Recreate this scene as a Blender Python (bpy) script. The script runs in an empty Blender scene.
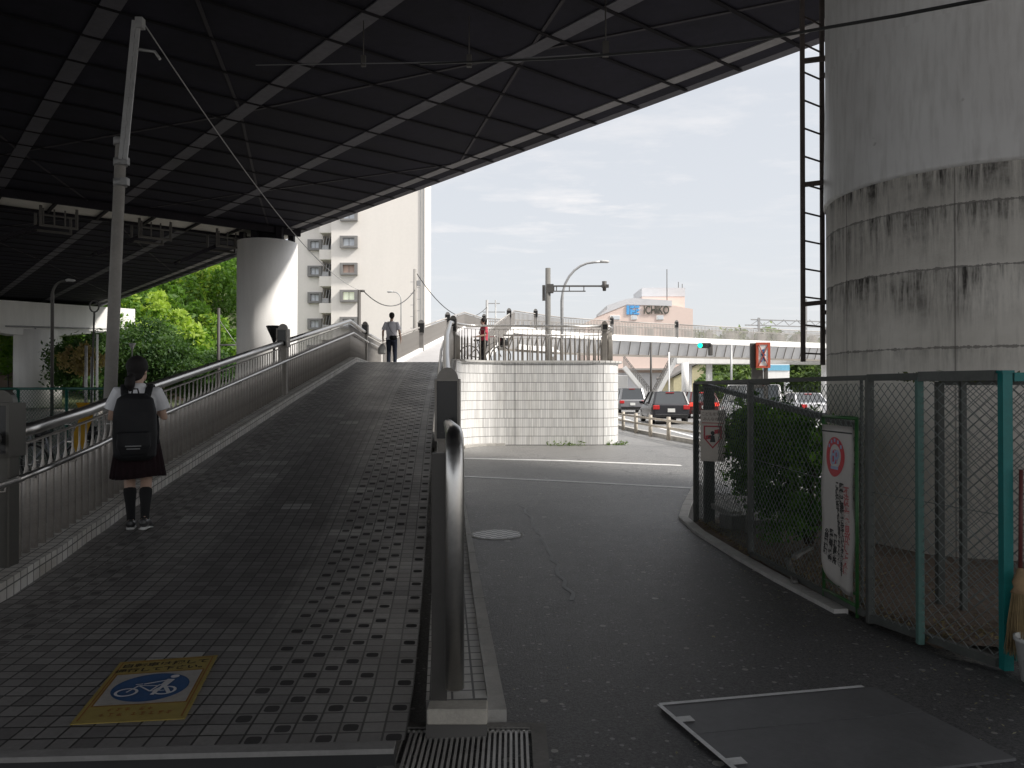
import bpy, bmesh, math, random
from mathutils import Vector, Matrix, Euler
R = math.radians; PI = math.pi
random.seed(7)
S = bpy.context.scene
COL = S.collection
EYE = 1.6

# ------------------------------------------------------------------ materials
MATS = {}
def nt_new(name):
    m = bpy.data.materials.new(name); m.use_nodes = True
    nt = m.node_tree
    return m, nt, nt.nodes['Principled BSDF']
def N(nt, t, **kw):
    n = nt.nodes.new(t)
    for k, v in kw.items(): setattr(n, k, v)
    return n
def L(nt, a, b): nt.links.new(a, b)
def math_n(nt, op, a, b=None, c=None):
    n = nt.nodes.new('ShaderNodeMath'); n.operation = op
    for i, v in enumerate((a, b, c)):
        if v is None: continue
        if isinstance(v, (int, float)): n.inputs[i].default_value = v
        else: nt.links.new(v, n.inputs[i])
    return n.outputs[0]
def mix_n(nt, f, a, b, bt='MIX'):
    n = nt.nodes.new('ShaderNodeMix'); n.data_type = 'RGBA'; n.blend_type = bt
    for s, v in ((n.inputs[0], f), (n.inputs[6], a), (n.inputs[7], b)):
        if isinstance(v, (int, float)): s.default_value = v
        elif isinstance(v, tuple): s.default_value = (v[0], v[1], v[2], 1)
        else: nt.links.new(v, s)
    return n.outputs[2]
def noise_n(nt, vec, scale, detail=4, rough=.6, sc3=None):
    if sc3:
        mp = N(nt, 'ShaderNodeMapping'); mp.inputs['Scale'].default_value = sc3
        L(nt, vec, mp.inputs[0]); vec = mp.outputs[0]
    n = N(nt, 'ShaderNodeTexNoise'); n.inputs['Scale'].default_value = scale
    n.inputs['Detail'].default_value = detail; n.inputs['Roughness'].default_value = rough
    L(nt, vec, n.inputs['Vector']); return n.outputs[0]
def ramp_n(nt, f, a, b):
    n = N(nt, 'ShaderNodeMapRange'); n.inputs[1].default_value = a; n.inputs[2].default_value = b
    L(nt, f, n.inputs[0]); return n.outputs[0]
def bump_n(nt, bs, h, strength, dist=.01):
    b = N(nt, 'ShaderNodeBump'); b.inputs['Strength'].default_value = strength; b.inputs['Distance'].default_value = dist
    L(nt, h, b.inputs['Height']); L(nt, b.outputs[0], bs.inputs['Normal'])
def geo_pos(nt):
    return N(nt, 'ShaderNodeNewGeometry').outputs['Position']
def uvc(nt):
    return N(nt, 'ShaderNodeUVMap', uv_map='UVMap').outputs[0]
def objc(nt): return N(nt, 'ShaderNodeTexCoord').outputs['Object']

def mat(name, col, rough=.6, metal=0.0, var=.18, scale=3.0, bump=0.0, bscale=60, spec=.5, streak=False, emit=0):
    """plain surface with uneven tone, worn spots and fine relief"""
    if name in MATS: return MATS[name]
    m, nt, bs = nt_new(name)
    v = objc(nt)
    n1 = noise_n(nt, v, scale, 5, .65, (1, 1, .12) if streak else None)
    n2 = noise_n(nt, v, scale*9, 3, .6)
    f = math_n(nt, 'MULTIPLY_ADD', n2, .35, math_n(nt, 'MULTIPLY', n1, .75))
    f = ramp_n(nt, f, .3, .8)
    a = tuple(max(0, c*(1-var)) for c in col); b = tuple(min(1, c*(1+var)) for c in col)
    c = mix_n(nt, f, a, b); L(nt, c, bs.inputs['Base Color'])
    bs.inputs['Metallic'].default_value = metal
    L(nt, ramp_n_to(nt, f, rough*.85, min(1, rough*1.15)), bs.inputs['Roughness'])
    bs.inputs['Specular IOR Level'].default_value = spec
    if bump: bump_n(nt, bs, noise_n(nt, v, bscale, 4), bump)
    if emit:
        L(nt, c, bs.inputs['Emission Color']); bs.inputs['Emission Strength'].default_value = emit
    MATS[name] = m; return m
def ramp_n_to(nt, f, lo, hi):
    n = N(nt, 'ShaderNodeMapRange'); n.inputs[3].default_value = lo; n.inputs[4].default_value = hi
    L(nt, f, n.inputs[0]); return n.outputs[0]

def brick_n(nt, vec, w, h, mortar, c1, c2, cm, offset=0.0):
    b = N(nt, 'ShaderNodeTexBrick'); b.offset = offset; b.squash = 1
    b.inputs['Scale'].default_value = 1; b.inputs['Brick Width'].default_value = w
    b.inputs['Row Height'].default_value = h; b.inputs['Mortar Size'].default_value = mortar
    b.inputs['Mortar Smooth'].default_value = .15; b.inputs['Bias'].default_value = 0
    for k, c in (('Color1', c1), ('Color2', c2), ('Mortar', cm)): b.inputs[k].default_value = (*c, 1)
    L(nt, vec, b.inputs['Vector']); return b

def mat_paving():
    m, nt, bs = nt_new('paving_tiles')
    uv = uvc(nt); sp = N(nt, 'ShaderNodeSeparateXYZ'); L(nt, uv, sp.inputs[0]); u, v = sp.outputs[0], sp.outputs[1]
    b = brick_n(nt, uv, .1, .1, .0055, (.34, .33, .315), (.20, .193, .188), (.055, .053, .052))
    pale = brick_n(nt, uv, .3, .1, .005, (.0, 0, 0), (1, 1, 1), (0, 0, 0))
    big = noise_n(nt, uv, .9, 5, .6)
    c = mix_n(nt, ramp_n(nt, big, .35, .7), b.outputs[0], (.80, .79, .80), 'MULTIPLY')
    c = mix_n(nt, ramp_n(nt, noise_n(nt, uv, 2.6, 6, .75), .48, .75), c, (.80, .785, .775), 'MULTIPLY')
    # the run of newer darker tiles in the middle of the ramp (u measured from the right edge)
    left = math_n(nt, 'SUBTRACT', 2.25, math_n(nt, 'MULTIPLY', 0.06, v))
    j = math_n(nt, 'MULTIPLY', math_n(nt, 'SUBTRACT', noise_n(nt, uv, 3.1, 0), .5), .02)
    dm = math_n(nt, 'MULTIPLY', math_n(nt, 'GREATER_THAN', u, .95), math_n(nt, 'LESS_THAN', math_n(nt, 'ADD', u, j), left))
    dm = math_n(nt, 'MULTIPLY', dm, math_n(nt, 'GREATER_THAN', v, 4.9))
    c = mix_n(nt, math_n(nt, 'MULTIPLY', dm, .75), c, (.66, .65, .675), 'MULTIPLY')
    # occasional replaced pale tiles
    wn = N(nt, 'ShaderNodeTexWhiteNoise'); wn.noise_dimensions = '2D'
    fl = N(nt, 'ShaderNodeVectorMath', operation='FLOOR')
    sc = N(nt, 'ShaderNodeMapping'); sc.inputs['Scale'].default_value = (3.333, 5, 1); L(nt, uv, sc.inputs[0])
    L(nt, sc.outputs[0], fl.inputs[0]); L(nt, fl.outputs[0], wn.inputs['Vector'])
    pm = math_n(nt, 'MULTIPLY', math_n(nt, 'GREATER_THAN', wn.outputs[0], .975), math_n(nt, 'GREATER_THAN', b.outputs['Fac'], -1))
    pm = math_n(nt, 'MULTIPLY', pm, math_n(nt, 'LESS_THAN', b.outputs['Fac'], .5))
    c = mix_n(nt, math_n(nt, 'MULTIPLY', pm, .8), c, (.46, .45, .43))
    # dark inserts: bands along both edges
    iu = math_n(nt, 'FLOOR', math_n(nt, 'DIVIDE', u, .1))
    fu = math_n(nt, 'ABSOLUTE', math_n(nt, 'SUBTRACT', math_n(nt, 'FRACT', math_n(nt, 'DIVIDE', u, .1)), .5))
    vv = math_n(nt, 'DIVIDE', math_n(nt, 'ADD', v, math_n(nt, 'MULTIPLY', iu, .1)), .3)
    fv = math_n(nt, 'ABSOLUTE', math_n(nt, 'SUBTRACT', math_n(nt, 'FRACT', vv), .1667))
    r2 = math_n(nt, 'ADD', math_n(nt, 'POWER', math_n(nt, 'DIVIDE', fu, .34), 4), math_n(nt, 'POWER', math_n(nt, 'DIVIDE', fv, .11), 4))
    dot = math_n(nt, 'LESS_THAN', r2, 1)
    bandr = math_n(nt, 'MULTIPLY', math_n(nt, 'LESS_THAN', u, .8), math_n(nt, 'GREATER_THAN', math_n(nt, 'ABSOLUTE', math_n(nt, 'SUBTRACT', u, .15)), .05))
    bl = N(nt, 'ShaderNodeAttribute', attribute_name='lft'); 
    uu = bl.outputs['Fac']
    bandl = math_n(nt, 'MULTIPLY', math_n(nt, 'MULTIPLY', math_n(nt, 'LESS_THAN', uu, .62), math_n(nt, 'GREATER_THAN', uu, .22)), .6)
    band = math_n(nt, 'MAXIMUM', bandr, bandl)
    dd = math_n(nt, 'MULTIPLY', dot, band)
    c = mix_n(nt, math_n(nt, 'MULTIPLY', dd, .78), c, (.012, .010, .011))
    fine = noise_n(nt, uv, 45, 4, .7)
    c = mix_n(nt, ramp_n(nt, fine, .3, .75), mix_n(nt, 1, c, (.78, .78, .78), 'MULTIPLY'), c)
    L(nt, c, bs.inputs['Base Color'])
    L(nt, math_n(nt, 'MAXIMUM', ramp_n_to(nt, ramp_n(nt, big, .3, .7), .36, .47), math_n(nt, 'MULTIPLY', dd, .85)), bs.inputs['Roughness']); bs.inputs['Specular IOR Level'].default_value = .45
    h = math_n(nt, 'SUBTRACT', 1, b.outputs['Fac'])
    h = math_n(nt, 'ADD', h, math_n(nt, 'MULTIPLY', fine, .25))
    bump_n(nt, bs, h, .6, .003)
    return m
def mat_asphalt(name, base, worn, speck=True, rough=.55, old=None):
    m, nt, bs = nt_new(name)
    p = geo_pos(nt)
    big = noise_n(nt, p, .55, 5, .6); mid = noise_n(nt, p, 5, 4, .65); fine = noise_n(nt, p, 75, 5, .8)
    f = math_n(nt, 'MULTIPLY_ADD', mid, .35, math_n(nt, 'MULTIPLY', big, .7))
    c = mix_n(nt, ramp_n(nt, f, .35, .72), base, worn)
    if old:   # far stretch painted paler as if sunlit, ragged edge, plus dark oily patches
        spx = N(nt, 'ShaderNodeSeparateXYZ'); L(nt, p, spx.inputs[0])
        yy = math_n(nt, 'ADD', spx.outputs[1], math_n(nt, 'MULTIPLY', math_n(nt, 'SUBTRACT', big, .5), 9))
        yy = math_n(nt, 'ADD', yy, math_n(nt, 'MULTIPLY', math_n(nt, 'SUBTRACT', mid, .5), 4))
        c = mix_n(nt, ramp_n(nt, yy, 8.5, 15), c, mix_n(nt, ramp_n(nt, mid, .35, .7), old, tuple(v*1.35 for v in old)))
        c = mix_n(nt, math_n(nt, 'MULTIPLY', ramp_n(nt, noise_n(nt, p, 1.7, 5, .7), .56, .72), .5), c, (.03, .03, .032))
    c = mix_n(nt, ramp_n(nt, fine, .40, .62), mix_n(nt, 1, c, (.32, .32, .33), 'MULTIPLY'), mix_n(nt, 1, c, (1.75, 1.74, 1.72), 'MULTIPLY'))
    h = fine
    if speck:
        for sc, th, cc in ((30, .24, (.40, .39, .38)), (11, .15, (.50, .47, .42)), (4.5, .10, (.62, .60, .55))):
            vo = N(nt, 'ShaderNodeTexVoronoi'); vo.inputs['Scale'].default_value = sc; vo.inputs['Randomness'].default_value = 1
            L(nt, p, vo.inputs['Vector'])
            wn = N(nt, 'ShaderNodeSeparateColor'); L(nt, vo.outputs['Color'], wn.inputs[0])
            k = math_n(nt, 'MULTIPLY', math_n(nt, 'LESS_THAN', vo.outputs['Distance'], math_n(nt, 'MULTIPLY', wn.outputs[1], th*1.6)), math_n(nt, 'GREATER_THAN', wn.outputs[0], .74))
            c = mix_n(nt, math_n(nt, 'MULTIPLY', k, .55), c, cc)
    # cracks
    vo = N(nt, 'ShaderNodeTexVoronoi', feature='DISTANCE_TO_EDGE'); vo.inputs['Scale'].default_value = .28
    dn = N(nt, 'ShaderNodeVectorMath', operation='ADD'); nz = N(nt, 'ShaderNodeTexNoise'); nz.inputs['Scale'].default_value = 1.4
    L(nt, p, nz.inputs['Vector']); L(nt, p, dn.inputs[0]); L(nt, nz.outputs[1], dn.inputs[1]); L(nt, dn.outputs[0], vo.inputs['Vector'])
    cr = math_n(nt, 'LESS_THAN', vo.outputs['Distance'], .0035)
    c = mix_n(nt, math_n(nt, 'MULTIPLY', cr, .5), c, (.03, .03, .03))
    L(nt, c, bs.inputs['Base Color'])
    L(nt, ramp_n_to(nt, mid, rough*.8, rough*1.25), bs.inputs['Roughness'])
    bump_n(nt, bs, h, 1, .012)
    return m
def mat_walltile():
    m, nt, bs = nt_new('white_wall_tiles')
    uv = uvc(nt)
    b = brick_n(nt, uv, .052, .26, .0035, (.83, .825, .81), (.64, .635, .63), (.30, .295, .29))
    b2 = brick_n(nt, uv, 50, .26, .009, (1, 1, 1), (1, 1, 1), (.36, .36, .36))
    mpu = N(nt, 'ShaderNodeMapping'); mpu.inputs['Location'].default_value = (.95, 0, 0); L(nt, uv, mpu.inputs[0])
    b3 = brick_n(nt, mpu.outputs[0], 2.6, 50, .012, (1, 1, 1), (1, 1, 1), (.35, .35, .35))
    c = mix_n(nt, 1, b.outputs[0], b2.outputs[0], 'MULTIPLY'); c = mix_n(nt, 1, c, b3.outputs[0], 'MULTIPLY')
    st = noise_n(nt, uv, 2.2, 5, .7, (1.6, .22, 1))
    c = mix_n(nt, ramp_n(nt, st, .5, .85), c, (.62, .6, .56), 'MULTIPLY')
    L(nt, c, bs.inputs['Base Color']); bs.inputs['Roughness'].default_value = .35
    bump_n(nt, bs, math_n(nt, 'SUBTRACT', 1, b.outputs['Fac']), .3, .002)
    return m
def mat_kerbtile():
    m, nt, bs = nt_new('kerb_tiles')
    uv = uvc(nt)
    b = brick_n(nt, uv, .1, .1, .006, (.62, .60, .56), (.50, .48, .45), (.12, .115, .11))
    st = noise_n(nt, uv, 3, 5, .7)
    c = mix_n(nt, ramp_n(nt, st, .4, .8), b.outputs[0], (.62, .58, .52), 'MULTIPLY')
    L(nt, c, bs.inputs['Base Color']); bs.inputs['Roughness'].default_value = .55
    bump_n(nt, bs, math_n(nt, 'SUBTRACT', 1, b.outputs['Fac']), .4, .003)
    return m
def mat_pier_concrete():
    m, nt, bs = nt_new('pier_jacket_concrete')
    uv = uvc(nt); sp = N(nt, 'ShaderNodeSeparateXYZ'); L(nt, uv, sp.inputs[0]); u, v = sp.outputs[0], sp.outputs[1]
    n1 = noise_n(nt, uv, 1.3, 6, .65); c = mix_n(nt, ramp_n(nt, n1, .3, .75), (.58, .545, .49), (.76, .72, .66))
    # joints: horizontal lifts and vertical form seams
    wob = math_n(nt, 'MULTIPLY', math_n(nt, 'SUBTRACT', noise_n(nt, uv, 5, 3), .5), .03)
    vv = math_n(nt, 'ADD', v, wob)
    stm = None
    strk = ramp_n(nt, noise_n(nt, uv, 6.0, 5, .75, (1.3, .10, 1)), .44, .60)
    strk2 = ramp_n(nt, noise_n(nt, uv, 17, 4, .7, (1.2, .10, 1)), .42, .64)
    blot = ramp_n(nt, noise_n(nt, uv, 1.9, 5, .7), .38, .58)
    for z0, reach, k in ((3.70, .40, 1.0), (3.34, .60, .95), (2.75, .62, 1.0), (2.0, .3, .35)):
        d = math_n(nt, 'SUBTRACT', z0, vv)               # below the joint: positive
        ln = math_n(nt, 'LESS_THAN', math_n(nt, 'ABSOLUTE', d), math_n(nt, 'MULTIPLY_ADD', strk2, .014, .004))
        fal = math_n(nt, 'MULTIPLY', math_n(nt, 'GREATER_THAN', d, 0), math_n(nt, 'MAXIMUM', 0, math_n(nt, 'SUBTRACT', 1, math_n(nt, 'DIVIDE', d, reach))))
        s = math_n(nt, 'MULTIPLY', math_n(nt, 'MULTIPLY', fal, k), math_n(nt, 'MULTIPLY', math_n(nt, 'MAXIMUM', strk, math_n(nt, 'MULTIPLY', strk2, .6)), math_n(nt, 'ADD', blot, .38)))
        s = math_n(nt, 'MAXIMUM', s, math_n(nt, 'MULTIPLY', ln, .65))
        stm = s if stm is None else math_n(nt, 'MAXIMUM', stm, s)
    stm = math_n(nt, 'MINIMUM', stm, 1)
    c = mix_n(nt, stm, c, (.055, .05, .045))
    all_st = ramp_n(nt, noise_n(nt, uv, 9, 5, .7, (1, .07, 1)), .52, .8)
    c = mix_n(nt, math_n(nt, 'MULTIPLY', all_st, .45), c, (.13, .12, .105))
    seam = math_n(nt, 'LESS_THAN', math_n(nt, 'ABSOLUTE', math_n(nt, 'SUBTRACT', math_n(nt, 'FRACT', math_n(nt, 'ADD', math_n(nt, 'DIVIDE', u, 1.18), .33)), .5)), .006)
    c = mix_n(nt, math_n(nt, 'MULTIPLY', seam, .55), c, (.09, .08, .07))
    L(nt, c, bs.inputs['Base Color']); bs.inputs['Roughness'].default_value = .85
    bump_n(nt, bs, math_n(nt, 'SUBTRACT', noise_n(nt, uv, 30, 5, .7), math_n(nt, 'MULTIPLY', stm, .6)), .35, .01)
    return m
def mat_pier_paint():
    m, nt, bs = nt_new('pier_pale_paint')
    uv = uvc(nt)
    n1 = noise_n(nt, uv, .8, 5, .6); n2 = noise_n(nt, uv, 14, 4, .6, (1, .12, 1))
    c = mix_n(nt, ramp_n(nt, n1, .3, .7), (.58, .565, .555), (.70, .69, .675))
    c = mix_n(nt, ramp_n(nt, n2, .45, .85), c, (.74, .73, .72), 'MULTIPLY')
    sp = ramp_n(nt, noise_n(nt, uv, 4.5, 3, .6), .70, .74)
    c = mix_n(nt, math_n(nt, 'MULTIPLY', sp, .5), c, (.2, .19, .18))
    L(nt, c, bs.inputs['Base Color']); bs.inputs['Roughness'].default_value = .45
    bump_n(nt, bs, noise_n(nt, uv, 3, 4), .25, .02)
    return m
def mat_leaf(name, c1, c2, c3=None):
    m, nt, bs = nt_new(name)
    at = N(nt, 'ShaderNodeAttribute', attribute_name='tone'); 
    f = at.outputs['Fac']
    c = mix_n(nt, f, c1, c2)
    if c3: c = mix_n(nt, ramp_n(nt, f, .75, 1), c, c3)
    L(nt, c, bs.inputs['Base Color']); bs.inputs['Roughness'].default_value = .55
    bs.inputs['Specular IOR Level'].default_value = .3
    # leaves let light through
    tr = N(nt, 'ShaderNodeBsdfTranslucent'); L(nt, mix_n(nt, 1, c, (1.6, 1.7, .8), 'MULTIPLY'), tr.inputs[0])
    ms = N(nt, 'ShaderNodeMixShader'); ms.inputs[0].default_value = .4
    out = nt.nodes['Material Output']
    L(nt, bs.outputs[0], ms.inputs[1]); L(nt, tr.outputs[0], ms.inputs[2]); L(nt, ms.outputs[0], out.inputs[0])
    return m
def mat_glass(name, tint=(.10, .12, .14), rough=.08):
    m, nt, bs = nt_new(name)
    bs.inputs['Base Color'].default_value = (*tint, 1); bs.inputs['Roughness'].default_value = rough
    bs.inputs['Specular IOR Level'].default_value = .9; return m
def mat_soil():
    m, nt, bs = nt_new('bare_soil')
    p = geo_pos(nt); n1 = noise_n(nt, p, 2.3, 6, .7); n2 = noise_n(nt, p, 30, 4, .7)
    c = mix_n(nt, ramp_n(nt, n1, .3, .7), (.16, .115, .085), (.24, .185, .145))
    c = mix_n(nt, ramp_n(nt, n2, .4, .7), c, (.55, .5, .45), 'MULTIPLY')
    L(nt, c, bs.inputs['Base Color']); bs.inputs['Roughness'].default_value = .95
    bump_n(nt, bs, n2, .8, .02); return m
M_PAVE = mat_paving(); M_WT = mat_walltile(); M_KT = mat_kerbtile(); M_PJ = mat_pier_concrete(); M_PP = mat_pier_paint()
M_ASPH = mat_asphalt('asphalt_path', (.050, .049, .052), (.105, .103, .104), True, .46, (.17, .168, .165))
M_ROAD = mat_asphalt('asphalt_road', (.17, .17, .168), (.24, .238, .235), False)
M_GRND = mat_asphalt('yard_ground', (.13, .125, .115), (.2, .19, .175), False, .8)
M_SOIL = mat_soil()
M_STEEL = mat('brushed_steel', (.66, .64, .61), .32, 1.0, .12, 6)
M_STEELD = mat('weathered_steel_bar', (.40, .37, .34), .42, .45, .25, 7)
M_BARFAR = mat('pale_bar', (.36, .34, .32), .55, .3, .15, 5)
M_PIL = mat('pillar_bronze', (.27, .25, .225), .5, .5, .2, 5)
M_PANEL = mat('dark_panel', (.018, .018, .018), .25)
M_CONC = mat('pale_concrete', (.40, .385, .36), .85, 0, .3, 3, .3)
M_CONCD = mat('dirty_concrete', (.20, .19, .175), .9, 0, .4, 4, .4)
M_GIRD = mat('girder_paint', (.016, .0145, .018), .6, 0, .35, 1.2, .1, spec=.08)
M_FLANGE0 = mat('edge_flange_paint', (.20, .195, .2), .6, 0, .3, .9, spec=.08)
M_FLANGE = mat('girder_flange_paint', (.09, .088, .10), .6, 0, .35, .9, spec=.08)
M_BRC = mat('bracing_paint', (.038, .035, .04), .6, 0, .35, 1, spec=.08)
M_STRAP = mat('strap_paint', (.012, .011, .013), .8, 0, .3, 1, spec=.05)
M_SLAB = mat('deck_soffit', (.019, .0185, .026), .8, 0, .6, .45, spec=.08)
M_XBEAM = mat('cross_beam_paint', (.62, .60, .55), .6, 0, .15, 1)
M_WHITE = mat('white_paint', (.82, .81, .79), .5, 0, .1, 2, streak=True)
M_LINE = mat('road_line_paint', (.80, .79, .77), .7, 0, .3, 6)
M_POLE = mat('concrete_pole', (.30, .285, .265), .85, 0, .2, 3, .2)
M_POLED = mat('dark_pole', (.07, .065, .06), .6, 0, .3, 4)
M_GREY = mat('galvanised_grey', (.38, .38, .38), .5, .5, .2, 4)
M_TEAL = mat('teal_paint', (.008, .18, .172), .45, 0, .22, 5, .05)
M_TEALF = mat('faded_teal_paint', (.085, .17, .15), .6, 0, .3, 5, .05)
M_DFEN = mat('dark_fence_paint', (.085, .09, .083), .6, 0, .35, 6, .1)
M_WIRE = mat('mesh_wire', (.19, .21, .20), .6, .2, .2, 5)
M_WIREG = mat('green_mesh_wire', (.015, .10, .07), .6, 0, .2, 5)
M_GREEN = mat('green_tube_paint', (.035, .12, .035), .5, 0, .3, 6)
M_BLACK = mat('black_rubber', (.02, .02, .02), .7)
M_CABLE = mat('cable_black', (.025, .025, .025), .6)
M_CABLEG = mat('cable_grey', (.3, .3, .3), .6)

# ------------------------------------------------------------------ mesh helper
class MB:
    def __init__(s): s.bm = bmesh.new(); s.uv = s.bm.loops.layers.uv.new('UVMap')
    def face(s, pts, uvs=None):
        vs = [s.bm.verts.new(p) for p in pts]
        f = s.bm.faces.new(vs)
        if uvs:
            for l, q in zip(f.loops, uvs): l[s.uv].uv = q
        return f
    def box(s, c, d, rz=0, rx=0, ry=0):
        m = Matrix.Translation(c) @ Euler((rx, ry, rz)).to_matrix().to_4x4() @ Matrix.Diagonal((d[0], d[1], d[2], 1))
        bmesh.ops.create_cube(s.bm, size=1, matrix=m); return s
    def beam(s, a, b, w, h, up=(0, 0, 1)):
        a = Vector(a); b = Vector(b); d = (b-a); ln = d.length; d.normalize()
        u = Vector(up); x = d.cross(u)
        if x.length < 1e-4: x = d.cross(Vector((0, 1, 0)))
        x.normalize(); z = x.cross(d)
        m = Matrix(((x.x*w, d.x*ln, z.x*h, (a.x+b.x)/2), (x.y*w, d.y*ln, z.y*h, (a.y+b.y)/2), (x.z*w, d.z*ln, z.z*h, (a.z+b.z)/2), (0, 0, 0, 1)))
        bmesh.ops.create_cube(s.bm, size=1, matrix=m); return s
    def tube(s, pts, r, n=8, cap=True, sq=None):
        pts = [Vector(p) for p in pts]; rs = r if isinstance(r, (list, tuple)) else [r]*len(pts)
        rings = []; prev = None
        for i, p in enumerate(pts):
            if i == 0: d = pts[1]-p
            elif i == len(pts)-1: d = p-pts[i-1]
            else: d = (pts[i+1]-p).normalized() + (p-pts[i-1]).normalized()
            if d.length < 1e-9: d = Vector((0, 0, 1))
            d.normalize()
            if prev is None:
                ref = Vector((0, 0, 1)) if abs(d.z) < .95 else Vector((0, 1, 0))
                x = d.cross(ref).normalized()
            else:
                x = prev - d*prev.dot(d); x.normalize()
            prev = x; y = d.cross(x)
            a, b = (rs[i] if isinstance(rs[i], (list, tuple)) else (rs[i], rs[i]))
            rings.append([s.bm.verts.new(p + x*math.cos(2*PI*k/n)*a + y*math.sin(2*PI*k/n)*b) for k in range(n)])
        for A, B in zip(rings, rings[1:]):
            for k in range(n): s.bm.faces.new((A[k], A[(k+1) % n], B[(k+1) % n], B[k])).smooth = True
        if cap:
            s.bm.faces.new(rings[0][::-1]); s.bm.faces.new(rings[-1])
        return s
    def loft(s, secs, n=20, cap=True):
        """secs: (cx,cy,z,rx,ry[,power])"""
        rings = []
        for q in secs:
            cx, cy, z, rx, ry = q[:5]; pw = q[5] if len(q) > 5 else 1
            rg = []
            for k in range(n):
                c, sn = math.cos(2*PI*k/n), math.sin(2*PI*k/n)
                rg.append(s.bm.verts.new((cx + rx*math.copysign(abs(c)**pw, c), cy + ry*math.copysign(abs(sn)**pw, sn), z)))
            rings.append(rg)
        for A, B in zip(rings, rings[1:]):
            for k in range(n): s.bm.faces.new((A[k], A[(k+1) % n], B[(k+1) % n], B[k])).smooth = True
        if cap: s.bm.faces.new(rings[0][::-1]); s.bm.faces.new(rings[-1])
        return s
    def lathe(s, prof, c=(0, 0, 0), n=24, uv=False, cap=True):
        rings = []
        for r, z in prof: rings.append([s.bm.verts.new((c[0]+r*math.cos(2*PI*k/n), c[1]+r*math.sin(2*PI*k/n), c[2]+z)) for k in range(n)])
        for i, (A, B) in enumerate(zip(rings, rings[1:])):
            for k in range(n):
                f = s.bm.faces.new((A[k], A[(k+1) % n], B[(k+1) % n], B[k])); f.smooth = True
                if uv:
                    r = prof[i][0]
                    for l, (kk, j) in zip(f.loops, ((k, i), (k+1, i), (k+1, i+1), (k, i+1))): l[s.uv].uv = (2*PI*kk/n*r, c[2]+prof[j][1])
        if cap: s.bm.faces.new(rings[0][::-1]); s.bm.faces.new(rings[-1])
        return s
    def prism(s, poly, z0, z1):
        """polygon in xy extruded in z"""
        a = [s.bm.verts.new((p[0], p[1], z0)) for p in poly]; b = [s.bm.verts.new((p[0], p[1], z1)) for p in poly]
        n = len(poly)
        s.bm.faces.new(a[::-1]); s.bm.faces.new(b)
        for k in range(n): s.bm.faces.new((a[k], a[(k+1) % n], b[(k+1) % n], b[k]))
        return s
    def extr(s, poly3, vec):
        vec = Vector(vec); a = [s.bm.verts.new(p) for p in poly3]; b = [s.bm.verts.new(Vector(p)+vec) for p in poly3]
        n = len(a); s.bm.faces.new(a[::-1]); s.bm.faces.new(b)
        for k in range(n): s.bm.faces.new((a[k], a[(k+1) % n], b[(k+1) % n], b[k]))
        return s
    def xform(s, m): bmesh.ops.transform(s.bm, matrix=m, verts=s.bm.verts); return s
    def bevel(s, w, seg=2):
        bmesh.ops.bevel(s.bm, geom=list(s.bm.edges), offset=w, segments=seg, affect='EDGES', clamp_overlap=True); return s

ORG = {}
def tag(o, label=None, cat=None, group=None, kind=None):
    if label: o['label'] = label
    if cat: o['category'] = cat
    if group: o['group'] = group
    if kind: o['kind'] = kind
    return o
def thing(name, loc, label, cat, group=None):
    o = bpy.data.objects.new(name, None); o.location = loc; o.empty_display_size = .1; COL.objects.link(o)
    ORG[o.name] = Vector(loc); return tag(o, label, cat, group)
def part(name, mb, m, parent=None, smooth=None, label=None, org=None, fixn=True):
    """geometry is given in world coordinates; origin = parent's origin (or org)"""
    o0 = ORG[parent.name] if parent is not None else Vector(org or (0, 0, 0))
    if fixn: bmesh.ops.recalc_face_normals(mb.bm, faces=mb.bm.faces)
    bmesh.ops.translate(mb.bm, verts=mb.bm.verts, vec=-o0)
    me = bpy.data.meshes.new(name); 
    if smooth is not None:
        for f in mb.bm.faces: f.smooth = smooth
    mb.bm.to_mesh(me); mb.bm.free(); me.materials.append(m)
    o = bpy.data.objects.new(name, me); COL.objects.link(o)
    if parent is not None: o.parent = parent; ORG[o.name] = o0
    else: o.location = o0; ORG[o.name] = o0
    if label: o['label'] = label
    return o
def single(name, mb, m, loc, label, cat, group=None, **kw):
    return tag(part(name, mb, m, None, org=loc, **kw), label, cat, group)
def struct(name, mb, m): return tag(part(name, mb, m), kind='structure')
def inst(src, name, loc, parent):
    o = src.copy(); o.name = name; COL.objects.link(o); o.parent = parent; o.location = Vector(loc)-ORG[parent.name]; return o
def copy_tree(src, loc, rz, label, group=None):
    def rec(o, par):
        c = o.copy(); COL.objects.link(c)
        if par is not None: c.parent = par
        for ch in o.children: rec(ch, c)
        return c
    r = rec(src, None); r.location = loc; r.rotation_euler = (0, 0, rz); r['label'] = label
    ORG[r.name] = Vector(loc)
    if group: r['group'] = group
    return r
def interp(tab, y):
    if y <= tab[0][0]: return tab[0][1]
    for (a, va), (b, vb) in zip(tab, tab[1:]):
        if y <= b: return va + (vb-va)*(y-a)/(b-a)
    return tab[-1][1]
def P(x, y, Y): return Vector(((x-512)/770*Y, Y, EYE+(390-y)/770*Y))

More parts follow.
